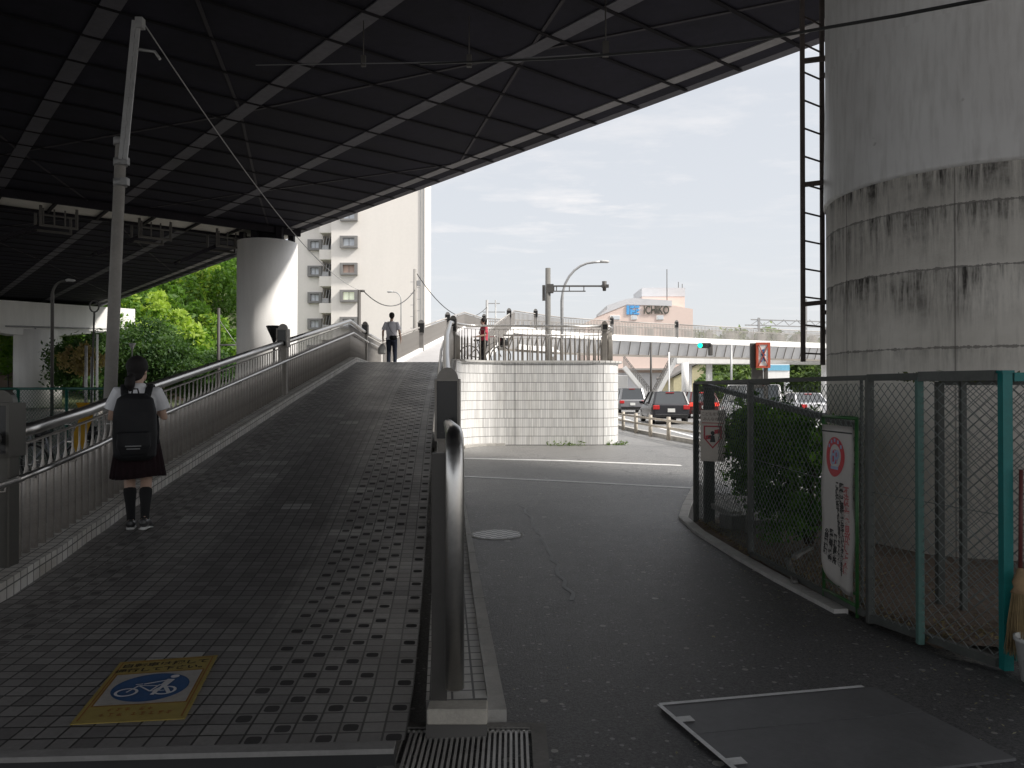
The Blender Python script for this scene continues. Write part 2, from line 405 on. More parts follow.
def text_obj(body, size, mtx, m, name, parent, extrude=.002, align='CENTER', spacing=1.0, stretch=1.0, bold=0.0):
    cu = bpy.data.curves.new(name, 'FONT'); cu.body = body; cu.size = size; cu.extrude = extrude
    cu.offset = bold; cu.align_x = align; cu.align_y = 'CENTER'; cu.space_line = spacing
    t = bpy.data.objects.new('tmp', cu); COL.objects.link(t)
    dg = bpy.context.evaluated_depsgraph_get(); me = bpy.data.meshes.new_from_object(t.evaluated_get(dg))
    bpy.data.objects.remove(t); me.name = name; me.materials.clear(); me.materials.append(m)
    me.transform(Matrix.Diagonal((stretch, 1, 1, 1)))
    me.transform(mtx)
    if parent is not None: me.transform(Matrix.Translation(-ORG[parent.name]))
    o = bpy.data.objects.new(name, me); COL.objects.link(o)
    if parent is not None: o.parent = parent
    return o
def frame_mtx(o, x, y):
    x = Vector(x).normalized(); y = Vector(y).normalized(); z = x.cross(y).normalized(); y = z.cross(x)
    return Matrix(((x.x, y.x, z.x, o[0]), (x.y, y.y, z.y, o[1]), (x.z, y.z, z.z, o[2]), (0, 0, 0, 1)))

# ------------------------------------------------------------------ alignment tables (metres; camera stands at x=0,y=0)
RZ = [(3.3, .095), (4.5, .11), (5.5, .135), (6.3, .20), (7.2, .30), (20.6, 2.35), (29, 2.35)]
def rz(Y): return interp(RZ, Y)
LX = [(3.2, -3.3), (5.3, -3.53), (6.8, -3.75), (8.2, -3.88), (14.2, -4.05), (20.6, -4.15), (24.6, -4.5), (29, -4.75)]
CX = [(3.5, -.26), (5.5, -.44), (7.8, -.65), (12, -1.03), (16, -1.36), (20, -1.60), (21.3, -1.64), (22.0, -1.56)]
def lx(Y): return interp(LX, Y)
def cx(Y): return interp(CX, Y)

# ================================================================== GROUND
mb = MB(); mb.face([(-400, -80, -.02), (400, -80, -.02), (400, 900, -.02), (-400, 900, -.02)]); struct('ground', mb, M_GRND)
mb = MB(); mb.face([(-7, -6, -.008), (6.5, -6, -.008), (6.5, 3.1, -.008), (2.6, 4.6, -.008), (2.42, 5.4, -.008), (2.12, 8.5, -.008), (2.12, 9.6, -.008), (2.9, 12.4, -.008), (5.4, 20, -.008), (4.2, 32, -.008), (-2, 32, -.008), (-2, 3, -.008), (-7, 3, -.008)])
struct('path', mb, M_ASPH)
mb = MB(); mb.face([(3.2, 12, -.012), (70, 12, -.012), (70, 190, -.012), (2.8, 190, -.012)])
struct('road', mb, M_ROAD)
# pavement strip with pale kerb along the guardrail
mb = MB()
gl = [(6.6, 12), (5.6, 20), (5.0, 24.6), (4.5, 29), (4.1, 36), (4.2, 50)]
for (x0, y0), (x1, y1) in zip(gl, gl[1:]): mb.beam((x0+.25, y0, .05), (x1+.25, y1, .05), .16, .14)
struct('road_kerb', mb, M_CONC)
mb = MB()
for x in (10.0, 13.3): 
    for k in range(14): mb.face([(x, 16+k*8, -.007), (x+.15, 16+k*8, -.007), (x+.15, 20+k*8, -.007), (x, 20+k*8, -.007)])
mb.face([(6.2, 26, -.007), (6.35, 26, -.007), (6.35, 150, -.007), (6.2, 150, -.007)])
struct('lane_markings', mb, M_LINE)
# thin lines across the path
mb = MB()
def pline(pts, w, z=-.003):
    for (a, b) in zip(pts, pts[1:]):
        mb.face([(a[0], a[1]-w/2, z), (b[0], b[1]-w/2, z), (b[0], b[1]+w/2, z), (a[0], a[1]+w/2, z)])
pline([(-1.15, 18.1), (1.2, 17.5), (3.6, 16.4)], .26)
pline([(-.95, 14.35), (.84, 13.6), (3.0, 12.6)], .17)
struct('path_lines', mb, M_LINE)
# raised seam in the asphalt
mb = MB(); _r = random.Random(8); pts = [(.13+.34*(1-(y-5.9)/4.9)**.8+_r.uniform(-.03, .03), y) for y in [5.9+.2*k for k in range(25)]]
for a, b in zip(pts, pts[1:]): mb.beam((a[0], a[1], -.0095), (b[0], b[1], -.0095), .035, .008)
struct('asphalt_seam', mb, mat('seam_tar', (.27, .27, .265), .6, 0, .4, 12))
# pale kerb stones beside the fenced yard
mb = MB(); kp = [(2.95, 12.6), (2.35, 10.6), (2.08, 9.6), (2.05, 8.6), (2.12, 7.4), (2.2, 6.5), (2.32, 5.55)]
for a, b in zip(kp, kp[1:]):
    a3 = Vector((a[0], a[1], 0)); b3 = Vector((b[0], b[1], 0)); n = max(1, round((b3-a3).length/.55))
    for k in range(n): mb.beam(a3.lerp(b3, k/n+.006)+Vector((.05, 0, .0)), a3.lerp(b3, (k+1)/n-.006)+Vector((.05, 0, 0)), .11, .05)
struct('edge_kerb', mb, mat('kerb_stone', (.60, .58, .55), .85, 0, .25, 5, .3))
mb = MB()
gx = [(2.16, 9.4), (2.14, 8.6), (2.2, 7.4), (2.3, 6.5), (2.44, 5.5), (2.62, 4.75)]
N_ = 14; rows = []
rr = random.Random(3)
for (x, y) in gx: rows.append([mb.bm.verts.new((x + (9-x)*(k/N_)**1.3, y + (k/N_)*(.6 if y > 9 else -.2), .01 + (rr.uniform(0, .06) if k else 0))) for k in range(N_+1)])
for A, B in zip(rows, rows[1:]):
    for k in range(N_): mb.bm.faces.new((A[k], A[k+1], B[k+1], B[k]))
struct('soil', mb, M_SOIL)

# ================================================================== RAMP
def ramp_sheet():
    mb = MB(); lay = mb.bm.verts.layers.float.new('lft')
    ys = [3.32, 3.9, 4.5, 5.0, 5.5, 5.9, 6.3, 6.8, 7.2, 8.2, 9.5, 11, 12.5, 14.2, 16, 18, 19.4, 20.6, 22, 24.6, 27, 29]
    prev = None; acc = 3.3
    for i, Y in enumerate(ys):
        l = lx(Y); r = cx(min(Y, 21.3))-.2; 
        if Y >= 22: r = 3.05 if Y > 23 else -1.5
        y0 = Y
        W = r-l; n = 14; row = []
        for k in range(n+1):
            x = r - W*k/n; yy = Y + (-.15*(k/n) if Y < 3.6 else 0)
            v = mb.bm.verts.new((x, yy, rz(Y) + .0)); v[lay] = x-l; row.append((v, (r-x, Y*1.0)))
        if prev:
            for k in range(n):
                f = mb.bm.faces.new((prev[k][0], prev[k+1][0], row[k+1][0], row[k][0]))
                for lo, q in zip(f.loops, (prev[k], prev[k+1], row[k+1], row[k])): lo[mb.uv].uv = q[1]
        prev = row
    return mb
struct('ramp_paving', ramp_sheet(), M_PAVE)
# pale nosing of the ramp and its dark riser
mb = MB(); mb.beam((-3.3, 3.17, .036), (-.50, 3.31, .036), .085, .07); struct('ramp_riser', mb, mat('riser_dark', (.03, .03, .03), .8, 0, .3, 5))  # riser in one plain dark tone
mb = MB(); mb.beam((-3.3, 3.16, .083), (-.50, 3.30, .083), .11, .022); struct('ramp_nosing', mb, mat('nosing_concrete', (.27, .26, .25), .8, 0, .25, 5, .2))
# landing pad (east arm behind the tiled wall)
mb = MB()
pad = [(-1.6, 22.1), (-1.1, 22.55), (2.5, 22.6), (3.0, 22.9), (3.2, 23.5), (3.2, 26.4), (-1.8, 26.4)]
mb.prism(pad, 2.2, 2.36)
struct('landing_paving', mb, mat('landing_tiles', (.34, .32, .31), .7, 0, .15, 4))

def wall_strip(mb, pts, z0s, z1s, thick=.25, both=False):
    """vertical tiled wall along pts with uv in metres"""
    acc = 0
    for (a, b, za0, zb0, za1, zb1) in zip(pts, pts[1:], z0s, z0s[1:], z1s, z1s[1:]):
        ln = (Vector(b)-Vector(a)).length
        mb.face([(a[0], a[1], za0), (b[0], b[1], zb0), (b[0], b[1], zb1), (a[0], a[1], za1)], [(acc, za0), (acc+ln, zb0), (acc+ln, zb1), (acc, za1)])
        acc += ln
# outer (right) wall of the ramp, turning into the round-cornered landing wall
wp = []; wt = []
for Y in (3.6, 4.5, 5.5, 6.5, 7.8, 9, 10.5, 12, 14, 16, 18, 20): wp.append((cx(Y)+.153, Y)); wt.append(rz(Y)+.10)
for t in range(0, 7):   # concave corner
    a = t/6*PI/2; wp.append((-1.42+1.15*(1-math.cos(a)), 21.2+1.2*math.sin(a))); wt.append(2.40)
for t in range(0, 9):
    a = t/8*PI/2; wp.append((2.35+.85*math.sin(a), 22.42+.85*(1-math.cos(a)))); wt.append(2.40)
wp.append((3.2, 26.4)); wt.append(2.4); wp.append((-1.8, 26.6)); wt.append(2.4)
wo = thing('tiled_retaining_wall', (1, 22.4, 0), 'white tiled retaining wall with rounded corner holding up the ramp landing', 'wall')
mb = MB(); wall_strip(mb, wp, [-.02]*len(wp), wt)
w_ = part('wall_face', mb, M_WT, wo, fixn=False)
mb = MB()
for a, b, za, zb in zip(wp[12:-1], wp[13:], wt[12:], wt[13:]): mb.beam((a[0], a[1]+.1 if a[1] < 23 else a[1], za+.03), (b[0], b[1]+.1 if b[1] < 23 else b[1], zb+.03), .26, .06)
part('coping', mb, mat('coping_stone', (.55, .54, .52), .6, 0, .15, 3), wo)
# low weeds at the foot of the wall
def leaf_quad(mb, lay, c, s, rng, tone, flat=0, asp=1.0):
    n = Vector((rng.gauss(0, 1), rng.gauss(0, 1), rng.gauss(0, 1)+flat))
    n = n.normalized() if n.length > 1e-6 else Vector((0, 0, 1))
    x = n.orthogonal().normalized(); q = Matrix.Rotation(rng.uniform(0, 2*PI), 3, n); x = q @ x; y = n.cross(x)
    c = Vector(c); x = x*s*asp
    vs = [mb.bm.verts.new(c+p) for p in (-x, -y*s*.45+x*.1, x, y*s*.45+x*.1)]
    for v in vs: v[lay] = tone
    mb.bm.faces.new(vs)
def crown(mb, lay, c, rad, clumps, per, s, rng, tone0=0, tone1=1, shell=.55, asp=1.0, flat=.3):
    for _ in range(clumps):
        while True:
            v = Vector((rng.uniform(-1, 1), rng.uniform(-1, 1), rng.uniform(-1, 1)))
            if shell < v.length < 1: break
        cc = Vector((c[0]+v.x*rad[0], c[1]+v.y*rad[1], c[2]+v.z*rad[2]))
        t = rng.uniform(tone0, tone1); cr = rng.uniform(.16, .34)*min(rad)
        for _ in range(per):
            d = Vector((rng.gauss(0, .55), rng.gauss(0, .55), rng.gauss(0, .45)))*cr
            leaf_quad(mb, lay, cc+d, s*rng.uniform(.7, 1.3), rng, min(1, max(0, t+rng.uniform(-.15, .15))), flat, asp)
def leafmb():
    mb = MB(); return mb, mb.bm.verts.layers.float.new('tone')
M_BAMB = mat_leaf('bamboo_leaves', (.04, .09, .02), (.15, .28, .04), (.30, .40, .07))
M_TREE = mat_leaf('tree_leaves', (.022, .055, .018), (.07, .13, .035))
M_BUSH = mat_leaf('bush_leaves', (.03, .09, .018), (.11, .24, .035), (.20, .36, .06))
M_FAR = mat_leaf('far_leaves', (.07, .11, .05), (.17, .24, .09))
rng = random.Random(11)
for i, (wx0, wx1, yy, lab) in enumerate(((1.0, 2.1, 22.36, 'dry weeds growing at the foot of the tiled wall near its middle'), (2.7, 3.4, 22.6, 'green weeds growing at the rounded end of the tiled wall'))):
    mb, lay = leafmb()
    for k in range(70):
        x = rng.uniform(wx0, wx1); leaf_quad(mb, lay, (x, yy-rng.uniform(0, .25), rng.uniform(0, .16)*rng.random()), .045, rng, rng.random(), 0, 1.2)
    single('weed_patch', mb, M_FAR, (wx0, yy, 0), lab, 'weeds')

# plinths that carry the railings
def plinth(name, pts, w, h, label, m=M_KT):
    """pts: centre line floor points; tiled low wall"""
    mb = MB(); acc = 0; prev = None
    for i, p in enumerate(pts):
        p = Vector(p); d = Vector(pts[min(i+1, len(pts)-1)])-Vector(pts[max(i-1, 0)]); d.z = 0; d.normalize(); nrm = Vector((d.y, -d.x, 0))
        if i: acc += (p-Vector(pts[i-1])).length
        a = p-nrm*w/2; b = p+nrm*w/2
        prof = [(a+Vector((0, 0, -.4)), 0), (a+Vector((0, 0, h)), .4+h), (b+Vector((0, 0, h)), .4+h+w), (b+Vector((0, 0, -.4)), .8+2*h+w)]
        row = [(mb.bm.verts.new(q), (acc, t)) for q, t in prof]
        if prev:
            for k in range(3):
                f = mb.bm.faces.new((prev[k][0], prev[k+1][0], row[k+1][0], row[k][0]))
                for lo, q in zip(f.loops, (prev[k], prev[k+1], row[k+1], row[k])): lo[mb.uv].uv = q[1]
        else: first = [r[0] for r in row]
        prev = row
    mb.bm.faces.new(first); mb.bm.faces.new([r[0] for r in prev][::-1])
    return single(name, mb, m, tuple(pts[0]), label, 'kerb')
Ys = [3.2, 4.2, 5.3, 6.3, 6.8, 7.2, 8.2, 10, 12, 14.2, 16, 18, 20.6, 22.5, 24.6, 27, 29]
plinth('railing_kerb', [(lx(Y)-.21, Y, rz(Y)) for Y in Ys], .42, .13, 'pale tiled kerb under the left railing of the ramp')
Ys = [3.55, 4.5, 5.5, 6.3, 7.2, 7.8, 9, 10.5, 12, 14, 16, 18, 20.6, 21.9]
plinth('railing_kerb', [(cx(Y)+.01, Y, rz(Y)) for Y in Ys], .28, .08, 'narrow brick kerb under the curving right railing of the ramp',)
mb = MB(); mb.box((-.245, 3.50, .14), (.27, .11, .07)); mb.bevel(.006, 1)
single('kerb_end_stone', mb, mat('pale_end_stone', (.42, .39, .34), .85, 0, .3, 6, .3), (-.26, 3.52, 0), 'pale worn stone closing the near end of the brick kerb', 'kerb')
# low concrete edging between the wall foot and the asphalt
mb = MB()
ey = [3.7, 4.3, 5.0, 5.7, 6.5, 7.3, 8.2, 9.2, 10.4, 12, 14, 16, 18, 20]
for a, b in zip(ey, ey[1:]): mb.beam((cx(a)+.205, a+.01, .02), (cx(b)+.205, b-.01, .02), .095, .09)
cpts = [(wp[k][0]+.07, wp[k][1]-.08) for k in range(12, 19)]
for a, b in zip(cpts, cpts[1:]): mb.beam((a[0], a[1], .02), (b[0], b[1], .02), .15, .08)
struct('wall_edging', mb, M_CONC)
# filling under the ramp so that it is solid from the left too
mb = MB(); pts = [(lx(Y)-.42, Y) for Y in (3.2, 5.3, 8.2, 14.2, 20.6, 24.6, 29)]
wall_strip(mb, pts, [-.02]*7, [rz(Y)+.02 for Y in (3.2, 5.3, 8.2, 14.2, 20.6, 24.6, 29)])
lw = thing('ramp_side_wall', (-4.4, 12, 0), 'concrete side wall carrying the left edge of the ramp', 'wall')
part('wall_face', mb, M_CONC, lw, fixn=False)

# ---------------------------------------------------------------- railings
def make_baluster(h, w=.030, lo=.68, far=False):
    mb = MB()
    if far: mb.box((0, 0, h/2), (.045, .045, h))
    else:
        secs = [(0, 0, 0, .026, w), (0, 0, h*lo, .026, w), (0, 0, h*lo+.10, .009, .009), (0, 0, h, .009, .009)]
        mb.loft(secs, 8)
    return mb
BAL = {}
def railing(name, pts, label, group, h=1.10, base=.13, space=.14, far=False, lower=True, side=1, rr_=.052, lower_h=.78, m_rail=M_STEEL, m_bar=M_STEELD, start_bend=False):
    pts = [Vector(p) for p in pts]
    r = thing(name, pts[0], label, 'railing', group)
    up = Vector((0, 0, h))
    rp = [p+up for p in pts]
    if start_bend:
        p = pts[0]; d = (pts[1]-pts[0]).normalized()
        rp = [p+Vector((0, 0, base)), p+Vector((0, 0, h-.22)), p+Vector((0, 0, h-.09))+d*.03, p+Vector((0, 0, h-.02))+d*.10, p+up+d*.22] + rp[1:]
    mb = MB(); mb.tube(rp, rr_, 12 if not far else 6); part('handrail', mb, m_rail, r)
    if lower:
        mb = MB(); q = []
        for i, p in enumerate(pts):
            d = pts[min(i+1, len(pts)-1)]-pts[max(i-1, 0)]; d.z = 0; d.normalize(); nrm = Vector((d.y, -d.x, 0))*side
            q.append(p+Vector((0, 0, lower_h))+nrm*.11)
        if not far: q[0] = q[0]-(q[1]-q[0]).normalized()*.17; q[-1] = q[-1]+(q[-1]-q[-2]).normalized()*.17
        mb.tube(q, rr_*.5, 8 if not far else 5); lr = part('lower_handrail', mb, m_rail, r)
        if not far:
            mb = MB()
            for i in range(len(q)-1):
                n = max(1, int((q[i+1]-q[i]).length/1.0))
                for k in range(n):
                    t = (k+.5)/n; a = q[i].lerp(q[i+1], t); b = pts[i].lerp(pts[i+1], t)+Vector((0, 0, lower_h-.05)); mb.tube([a, Vector((a.x, a.y, b.z)), b], .008, 6)
            part('bracket', mb, m_bar, lr)
    # top and bottom bars that hold the balusters
    mb = MB()
    for a, b in zip(pts, pts[1:]):
        mb.beam(a+Vector((0, 0, h-.10)), b+Vector((0, 0, h-.10)), .035, .012)
    part('top_bar', mb, m_bar, r)
    bh = h-base-.10
    key = (round(bh, 3), far, m_bar.name); 
    acc = space/2; proto = BAL.get(key)
    for a, b in zip(pts, pts[1:]):
        ln = (b-a).length; t = acc
        while t < ln:
            c = a.lerp(b, t/ln)+Vector((0, 0, base))
            if proto is None:
                mbx = make_baluster(bh, far=far); mbx.xform(Matrix.Translation(c)); proto = part('baluster', mbx, m_bar, r)
                me = proto.data; me.transform(Matrix.Translation(-(c-ORG[r.name]))); proto.location = c-ORG[r.name]
                BAL[key] = proto
                proto.rotation_euler.z = math.atan2(b.y-a.y, b.x-a.x)
            else:
                o = inst(proto, 'baluster', c, r); o.rotation_euler.z = math.atan2(b.y-a.y, b.x-a.x)
            t += space
        acc = t-ln
    return r
def pillar(loc, rot, label, group='steel pillars of the ramp railing', h=1.25, bw=.2, bh=.34, up=.16, mat_=M_PIL):
    x, y, z = loc
    r = thing('railing_pillar', loc, label, 'pillar', group)
    T = Matrix.Translation(loc) @ Matrix.Rotation(rot, 4, 'Z')
    mb = MB(); mb.box((0, 0, h/2), (bw*.78, .13, h)); mb.bevel(.008, 1); mb.xform(T); part('post', mb, mat_, r)
    mb = MB(); zt = h+.10
    fr = .022
    mb.box((-bw/2+fr/2, 0, zt-bh/2), (fr, .2, bh)); mb.box((bw/2-fr/2, 0, zt-bh/2), (fr, .2, bh)); mb.box((0, 0, zt-fr/2), (bw-2*fr, .2, fr)); mb.box((0, 0, zt-bh+fr/2), (bw-2*fr, .2, fr))
    mb.xform(T); part('box_frame', mb, mat_, r)
    mb = MB(); mb.box((0, 0, zt-bh/2), (bw-2*fr-.002, .17, bh-2*fr-.002)); mb.xform(T); part('inset_panel', mb, M_PANEL, r)
    mb = MB(); n = 10; ra = bw*.42
    poly = [(ra*math.cos(PI*k/n), -.03, zt+.001+ra*1.1*math.sin(PI*k/n)) for k in range(n+1)]
    mb.extr(poly, (0, .06, 0)); mb.xform(T); part('arched_cap', mb, mat_, r)
    return r
GL = 'left railing of the ramp'; 
LLn = lambda Y: (lx(Y)-.2, Y, rz(Y))
railing('ramp_railing', [LLn(Y) for Y in (5.90, 6.3, 7.2, 8.2, 10, 12, 14.15)], 'steel railing on the left of the ramp beside the schoolgirl', 'steel railings on the ramp', side=1)
railing('ramp_railing', [LLn(Y) for Y in (2.6, 3.4, 4.4, 5.3, 5.62)], 'nearest short railing at the foot of the ramp, left of the first pillar', 'steel railings on the ramp', side=1)
railing('ramp_railing', [LLn(Y) for Y in (14.45, 16, 18, 20.6, 22.5, 24.5)], 'steel railing that climbs to the ramp crest on the left and turns level', 'steel railings on the ramp', side=1)
railing('ramp_railing', [LLn(Y) for Y in (24.8, 26.5, 29)], 'pale railing on the landing just left of the walking man', 'steel railings on the ramp', side=1, far=True, m_bar=M_BARFAR)
pillar(LLn(5.76), 0, 'nearest steel pillar at the left edge of the ramp with arched cap', bh=.40, mat_=mat('dark_pillar', (.09, .085, .075), .45, .5))
pillar(LLn(14.3), 0, 'steel pillar halfway up the left ramp railing beside the cone lamp')
pillar(LLn(24.65), 0, 'steel pillar of the left railing just past the ramp crest')
CCn = lambda Y: (cx(Y), Y, rz(Y))
railing('ramp_railing', [(cx(Y), Y, .30-.13*(Y-3.5)/4.2) for Y in (3.5, 4.5, 5.5, 6.3, 7.2, 7.66)], 'nearest part of the right railing with its tube bent down to the kerb', 'steel railings on the ramp', side=-1, start_bend=True, base=-.05, lower=False, rr_=.043)
railing('ramp_railing', [CCn(Y) for Y in (7.9, 9, 10.5, 12, 14, 16, 18, 20, 21.2)], 'long steel railing bowing up the right side of the ramp to its crest', 'steel railings on the ramp', side=-1)
mb = MB(); mb.box((-.335, 3.56, .74), (.07, .035, 1.14)); single('railing_end_post', mb, mat('dark_bronze', (.07, .065, .06), .45, .3), (-.335, 3.56, .17), 'flat steel end post beside the bent tube at the foot of the right railing', 'post')
pillar(CCn(7.8), 0, 'dark steel pillar in the middle of the right ramp railing', bw=.25, bh=.62, h=1.22)
pillar((-1.63, 21.32, 2.35), 0, 'steel pillar at the upper end of the right ramp railing', h=1.12, bh=.36)
corner = [(-1.60, 21.45, 2.43), (-1.5, 21.95, 2.43), (-1.28, 22.3, 2.43), (-1.0, 22.5, 2.43), (.4, 22.62, 2.43), (1.6, 22.66, 2.43), (2.62, 22.75, 2.43)]
railing('wall_railing', corner, 'dark barred railing standing on the tiled wall', 'steel railings on the tiled wall', h=1.05, base=.02, lower=False, rr_=.032, m_bar=M_PIL)
railing('wall_railing', [(2.85, 22.85, 2.43), (3.02, 23.3, 2.43), (3.04, 24.5, 2.43), (3.04, 26.3, 2.43)], 'short barred railing round the right end of the tiled wall', 'steel railings on the tiled wall', h=1.05, base=.02, lower=False, rr_=.032, m_bar=M_PIL)
railing('wall_railing', [(3.0, 26.38, 2.43), (1, 26.45, 2.43), (-.3, 26.45, 2.43)], 'far railing of the landing seen through the bars of the front one', 'steel railings on the tiled wall', h=1.05, base=.02, lower=False, rr_=.032, m_bar=M_STEELD, space=.28)
pillar((2.74, 22.80, 2.36), 0, 'plain steel pillar near the right end of the tiled wall', h=1.1, bw=.18, bh=.2)

# ---------------------------------------------------------------- second ramp and footbridge
A0 = Vector((-4.75, 29, 2.35)); A1 = Vector((-3.45, 55.6, 6.1)); B0 = Vector((-1.7, 29, 2.35)); B1 = Vector((.14, 54.6, 6.1))
br = thing('footbridge', (8, 62, 0), 'long white footbridge crossing the road with slanted grey side panels', 'footbridge')
mb = MB(); mb.face([A0, B0, B1, A1]); 
struct('upper_ramp_paving', mb, mat('pale_paving', (.42, .41, .41), .7, 0, .12, 2))
near = [Vector((.14, 54.6, 6.1)), Vector((3.7, 59.5, 6.1)), Vector((8.9, 63.2, 6.1)), Vector((14.4, 66.2, 6.1)), Vector((22, 70.2, 6.1)), Vector((30.3, 74.4, 6.1)), Vector((40, 79.5, 6.1)), Vector((52, 86, 6.1))]
def offs(pl, d):
    out = []
    for i, p in enumerate(pl):
        t = pl[min(i+1, len(pl)-1)]-pl[max(i-1, 0)]; t.z = 0; t.normalize(); out.append(p+Vector((-t.y, t.x, 0))*d)
    return out
far = offs(near, 3.6); far[0] = Vector((-3.45, 55.6, 6.1)); far.insert(1, Vector((-2.2, 60.5, 6.1)))
nf = [near[0], near[0].lerp(near[1], .5)] + near[1:]
mb = MB()
for k in range(len(nf)-1):
    a, b, c, d = nf[k], nf[k+1], far[k+1], far[k]
    mb.face([a, b, c, d])
part('deck', mb, M_CONC, br)
mb = MB()
for pl, sgn in ((near, 0), (far, 0)):
    for a, b in zip(pl, pl[1:]): mb.beam(a+Vector((0, 0, -.22)), b+Vector((0, 0, -.22)), .12, .5)
for a, b in ((A0, A1), (B0, B1)): mb.beam(a+Vector((0, 0, -.10)), b+Vector((0, 0, -.12)), .16, .5)
part('white_fascia', mb, M_WHITE, br)
mb = MB()   # slanted side panels under the fascia
lowr = offs(near, .75); M_SP = mat('grey_side_panel', (.66, .66, .67), .6, 0, .12, 1)
for a, b, c, d in zip(near, near[1:], lowr[1:], lowr):
    mb.face([a+Vector((0, 0, -.5)), b+Vector((0, 0, -.5)), c+Vector((0, 0, -1.6)), d+Vector((0, 0, -1.6))])
part('side_panel', mb, M_SP, br)
mb = MB()
for a, b, c, d in zip(near, near[1:], lowr[1:], lowr):
    n = round((b-a).length/1.05)
    for k in range(n):
        t = k/n; mb.beam(a.lerp(b, t)+Vector((0, -.03, -.5)), d.lerp(c, t+ .35/n)+Vector((0, -.03, -1.6)), .06, .03)
    mb.beam(d+Vector((0, -.05, -1.62)), c+Vector((0, -.05, -1.62)), .14, .16)
part('panel_joint', mb, M_PIL, br)
mb = MB()
for a, b in zip(near, near[1:]):
    a2 = a+Vector((-.5, 1.8, -1.1)); b2 = b+Vector((-.5, 1.8, -1.1)); mb.beam(a2, b2, 2.0, .9)
mb.beam(A0.lerp(B0, .5)+Vector((0, 1, -.6)), A1.lerp(B1, .5)+Vector((0, 0, -.6)), 1.6, .6)
part('girder', mb, M_WHITE, br)
for p in ((-2.3, 40.5, 3.0), (-1.9, 51.5, 4.6), (17.2, 76.5, 4.3), (31.5, 77.5, 4.3), (3.2, 62.5, 4.3)):
    mb = MB(); mb.lathe([(.36, 0), (.36, p[2])], (p[0], p[1], 0), 16); part('column', mb, M_WHITE, br)
GB = 'railings of the footbridge'
def rail_chain(pl, labs, side):
    """split at the vertices of the line so that every section is a thing"""
    for i, (a, b) in enumerate(zip(pl, pl[1:])):
        railing('bridge_railing', [a, b], labs[i], GB, h=1.12, base=.08, lower=False, far=True, rr_=.05, m_rail=M_BARFAR, m_bar=M_BARFAR, space=.16)
rail_chain([A0+Vector((-.1, 0, 0)), A0.lerp(A1, .5)+Vector((-.1, 0, 0)), A1], ['pale railing on the left of the upper ramp right of the walking man', 'pale railing at the top of the upper ramp on its left side'], 1)
rail_chain([B0+Vector((.4, 2, .28)), B0.lerp(B1, .5)+Vector((.1, 0, 0)), B1], ['lower half of the right railing on the upper ramp, seen behind the landing', 'dense railing rising to the footbridge corner behind the red-shirted person'], 1)
rail_chain(near, ['front railing at the left corner of the footbridge', 'front railing of the footbridge behind the street lamp', 'front railing of the footbridge below the pink building', 'front railing of the footbridge just right of the pink building', 'front railing of the footbridge above the no-crossing sign', 'front railing of the footbridge behind the ladder', 'farthest front railing of the footbridge beyond the big pier'], 1)
rail_chain(far, ['rear railing at the top of the upper ramp', 'rear railing at the left corner of the footbridge', 'rear railing of the footbridge behind the signal arm', 'rear railing of the footbridge below the pink building', 'rear railing of the footbridge right of the pink building', 'rear railing of the footbridge above the no-crossing sign', 'rear railing of the footbridge behind the ladder', 'farthest rear railing of the footbridge beyond the big pier'], 1)
M_BPIL = mat('bridge_pillar', (.24, .23, .22), .5, .3, .2, 4)
for p, lab in ((A0.lerp(A1, .30), 'lower steel pillar on the left railing of the upper ramp'), (A0.lerp(A1, .66), 'upper steel pillar on the left railing of the upper ramp'), (far[1], 'steel pillar where the upper ramp meets the footbridge'), (B0.lerp(B1, .82), 'steel pillar near the top of the upper ramp on its right'), (near[0].lerp(near[1], .45), 'steel pillar at the left corner of the footbridge'), (near[2].lerp(near[1], .15), 'steel pillar of the footbridge left of the pink building'), (near[3].lerp(near[2], .05), 'steel pillar of the footbridge right of the pink building'), (near[5], 'steel pillar of the footbridge behind the ladder')):
    pillar(tuple(p), 0, lab, 'steel pillars of the footbridge railing', h=1.25, bw=.32, bh=.5, mat_=M_BPIL)

# stairs coming down from the bridge on the far side
def stair(a, b, w, n, label, perp):
    a = Vector(a); b = Vector(b); perp = Vector(perp).normalized()
    r = thing('footbridge_stair', b, label, 'stairs', 'stairs of the footbridge')
    mb = MB()
    for s in (0, w): mb.beam(a+perp*s, b+perp*s, .08, .42)
    part('stringer', mb, M_WHITE, r)
    mb = MB()
    for k in range(n): 
        c = a.lerp(b, (k+.5)/n)+perp*w/2; mb.beam(c-perp*w/2*.94, c+perp*w/2*.94, .3, .05)
    part('steps', mb, M_CONC, r)
    mb = MB()
    for s in (0, w):
        mb.beam(a+perp*s+Vector((0, 0, 1.1)), b+perp*s+Vector((0, 0, 1.1)), .07, .07)
        for k in range(int((b-a).length/.3)): 
            c = a.lerp(b, k*.3/(b-a).length)+perp*s; mb.beam(c, c+Vector((0, 0, 1.1)), .05, .05)
    part('side_railing', mb, M_BPIL, r)
stair((14.2, 70, 4.9), (12.5, 67.8, .3), 1.6, 20, 'white steel stair coming down to the left under the footbridge', (.8, .6, 0)) if False else None
stair((16.8, 78, 5.0), (14.2, 78.4, .0), 2.0, 24, 'white stair sloping down left beneath the footbridge, right one of the pair', (.1, 1, 0))
stair((11.6, 79.5, 4.0), (14.6, 79.0, .2), 2.0, 22, 'white stair sloping down right beneath the footbridge, left one of the pair', (.1, 1, 0))
mb = MB(); mb.beam((16.6, 79.2, 4.75), (34, 80.5, 4.75), 2.6, .95)
lb = thing('stair_landing', (18, 79, 0), 'white landing bridge behind the footbridge carried on round columns', 'footbridge')
part('landing_beam', mb, M_WHITE, lb)
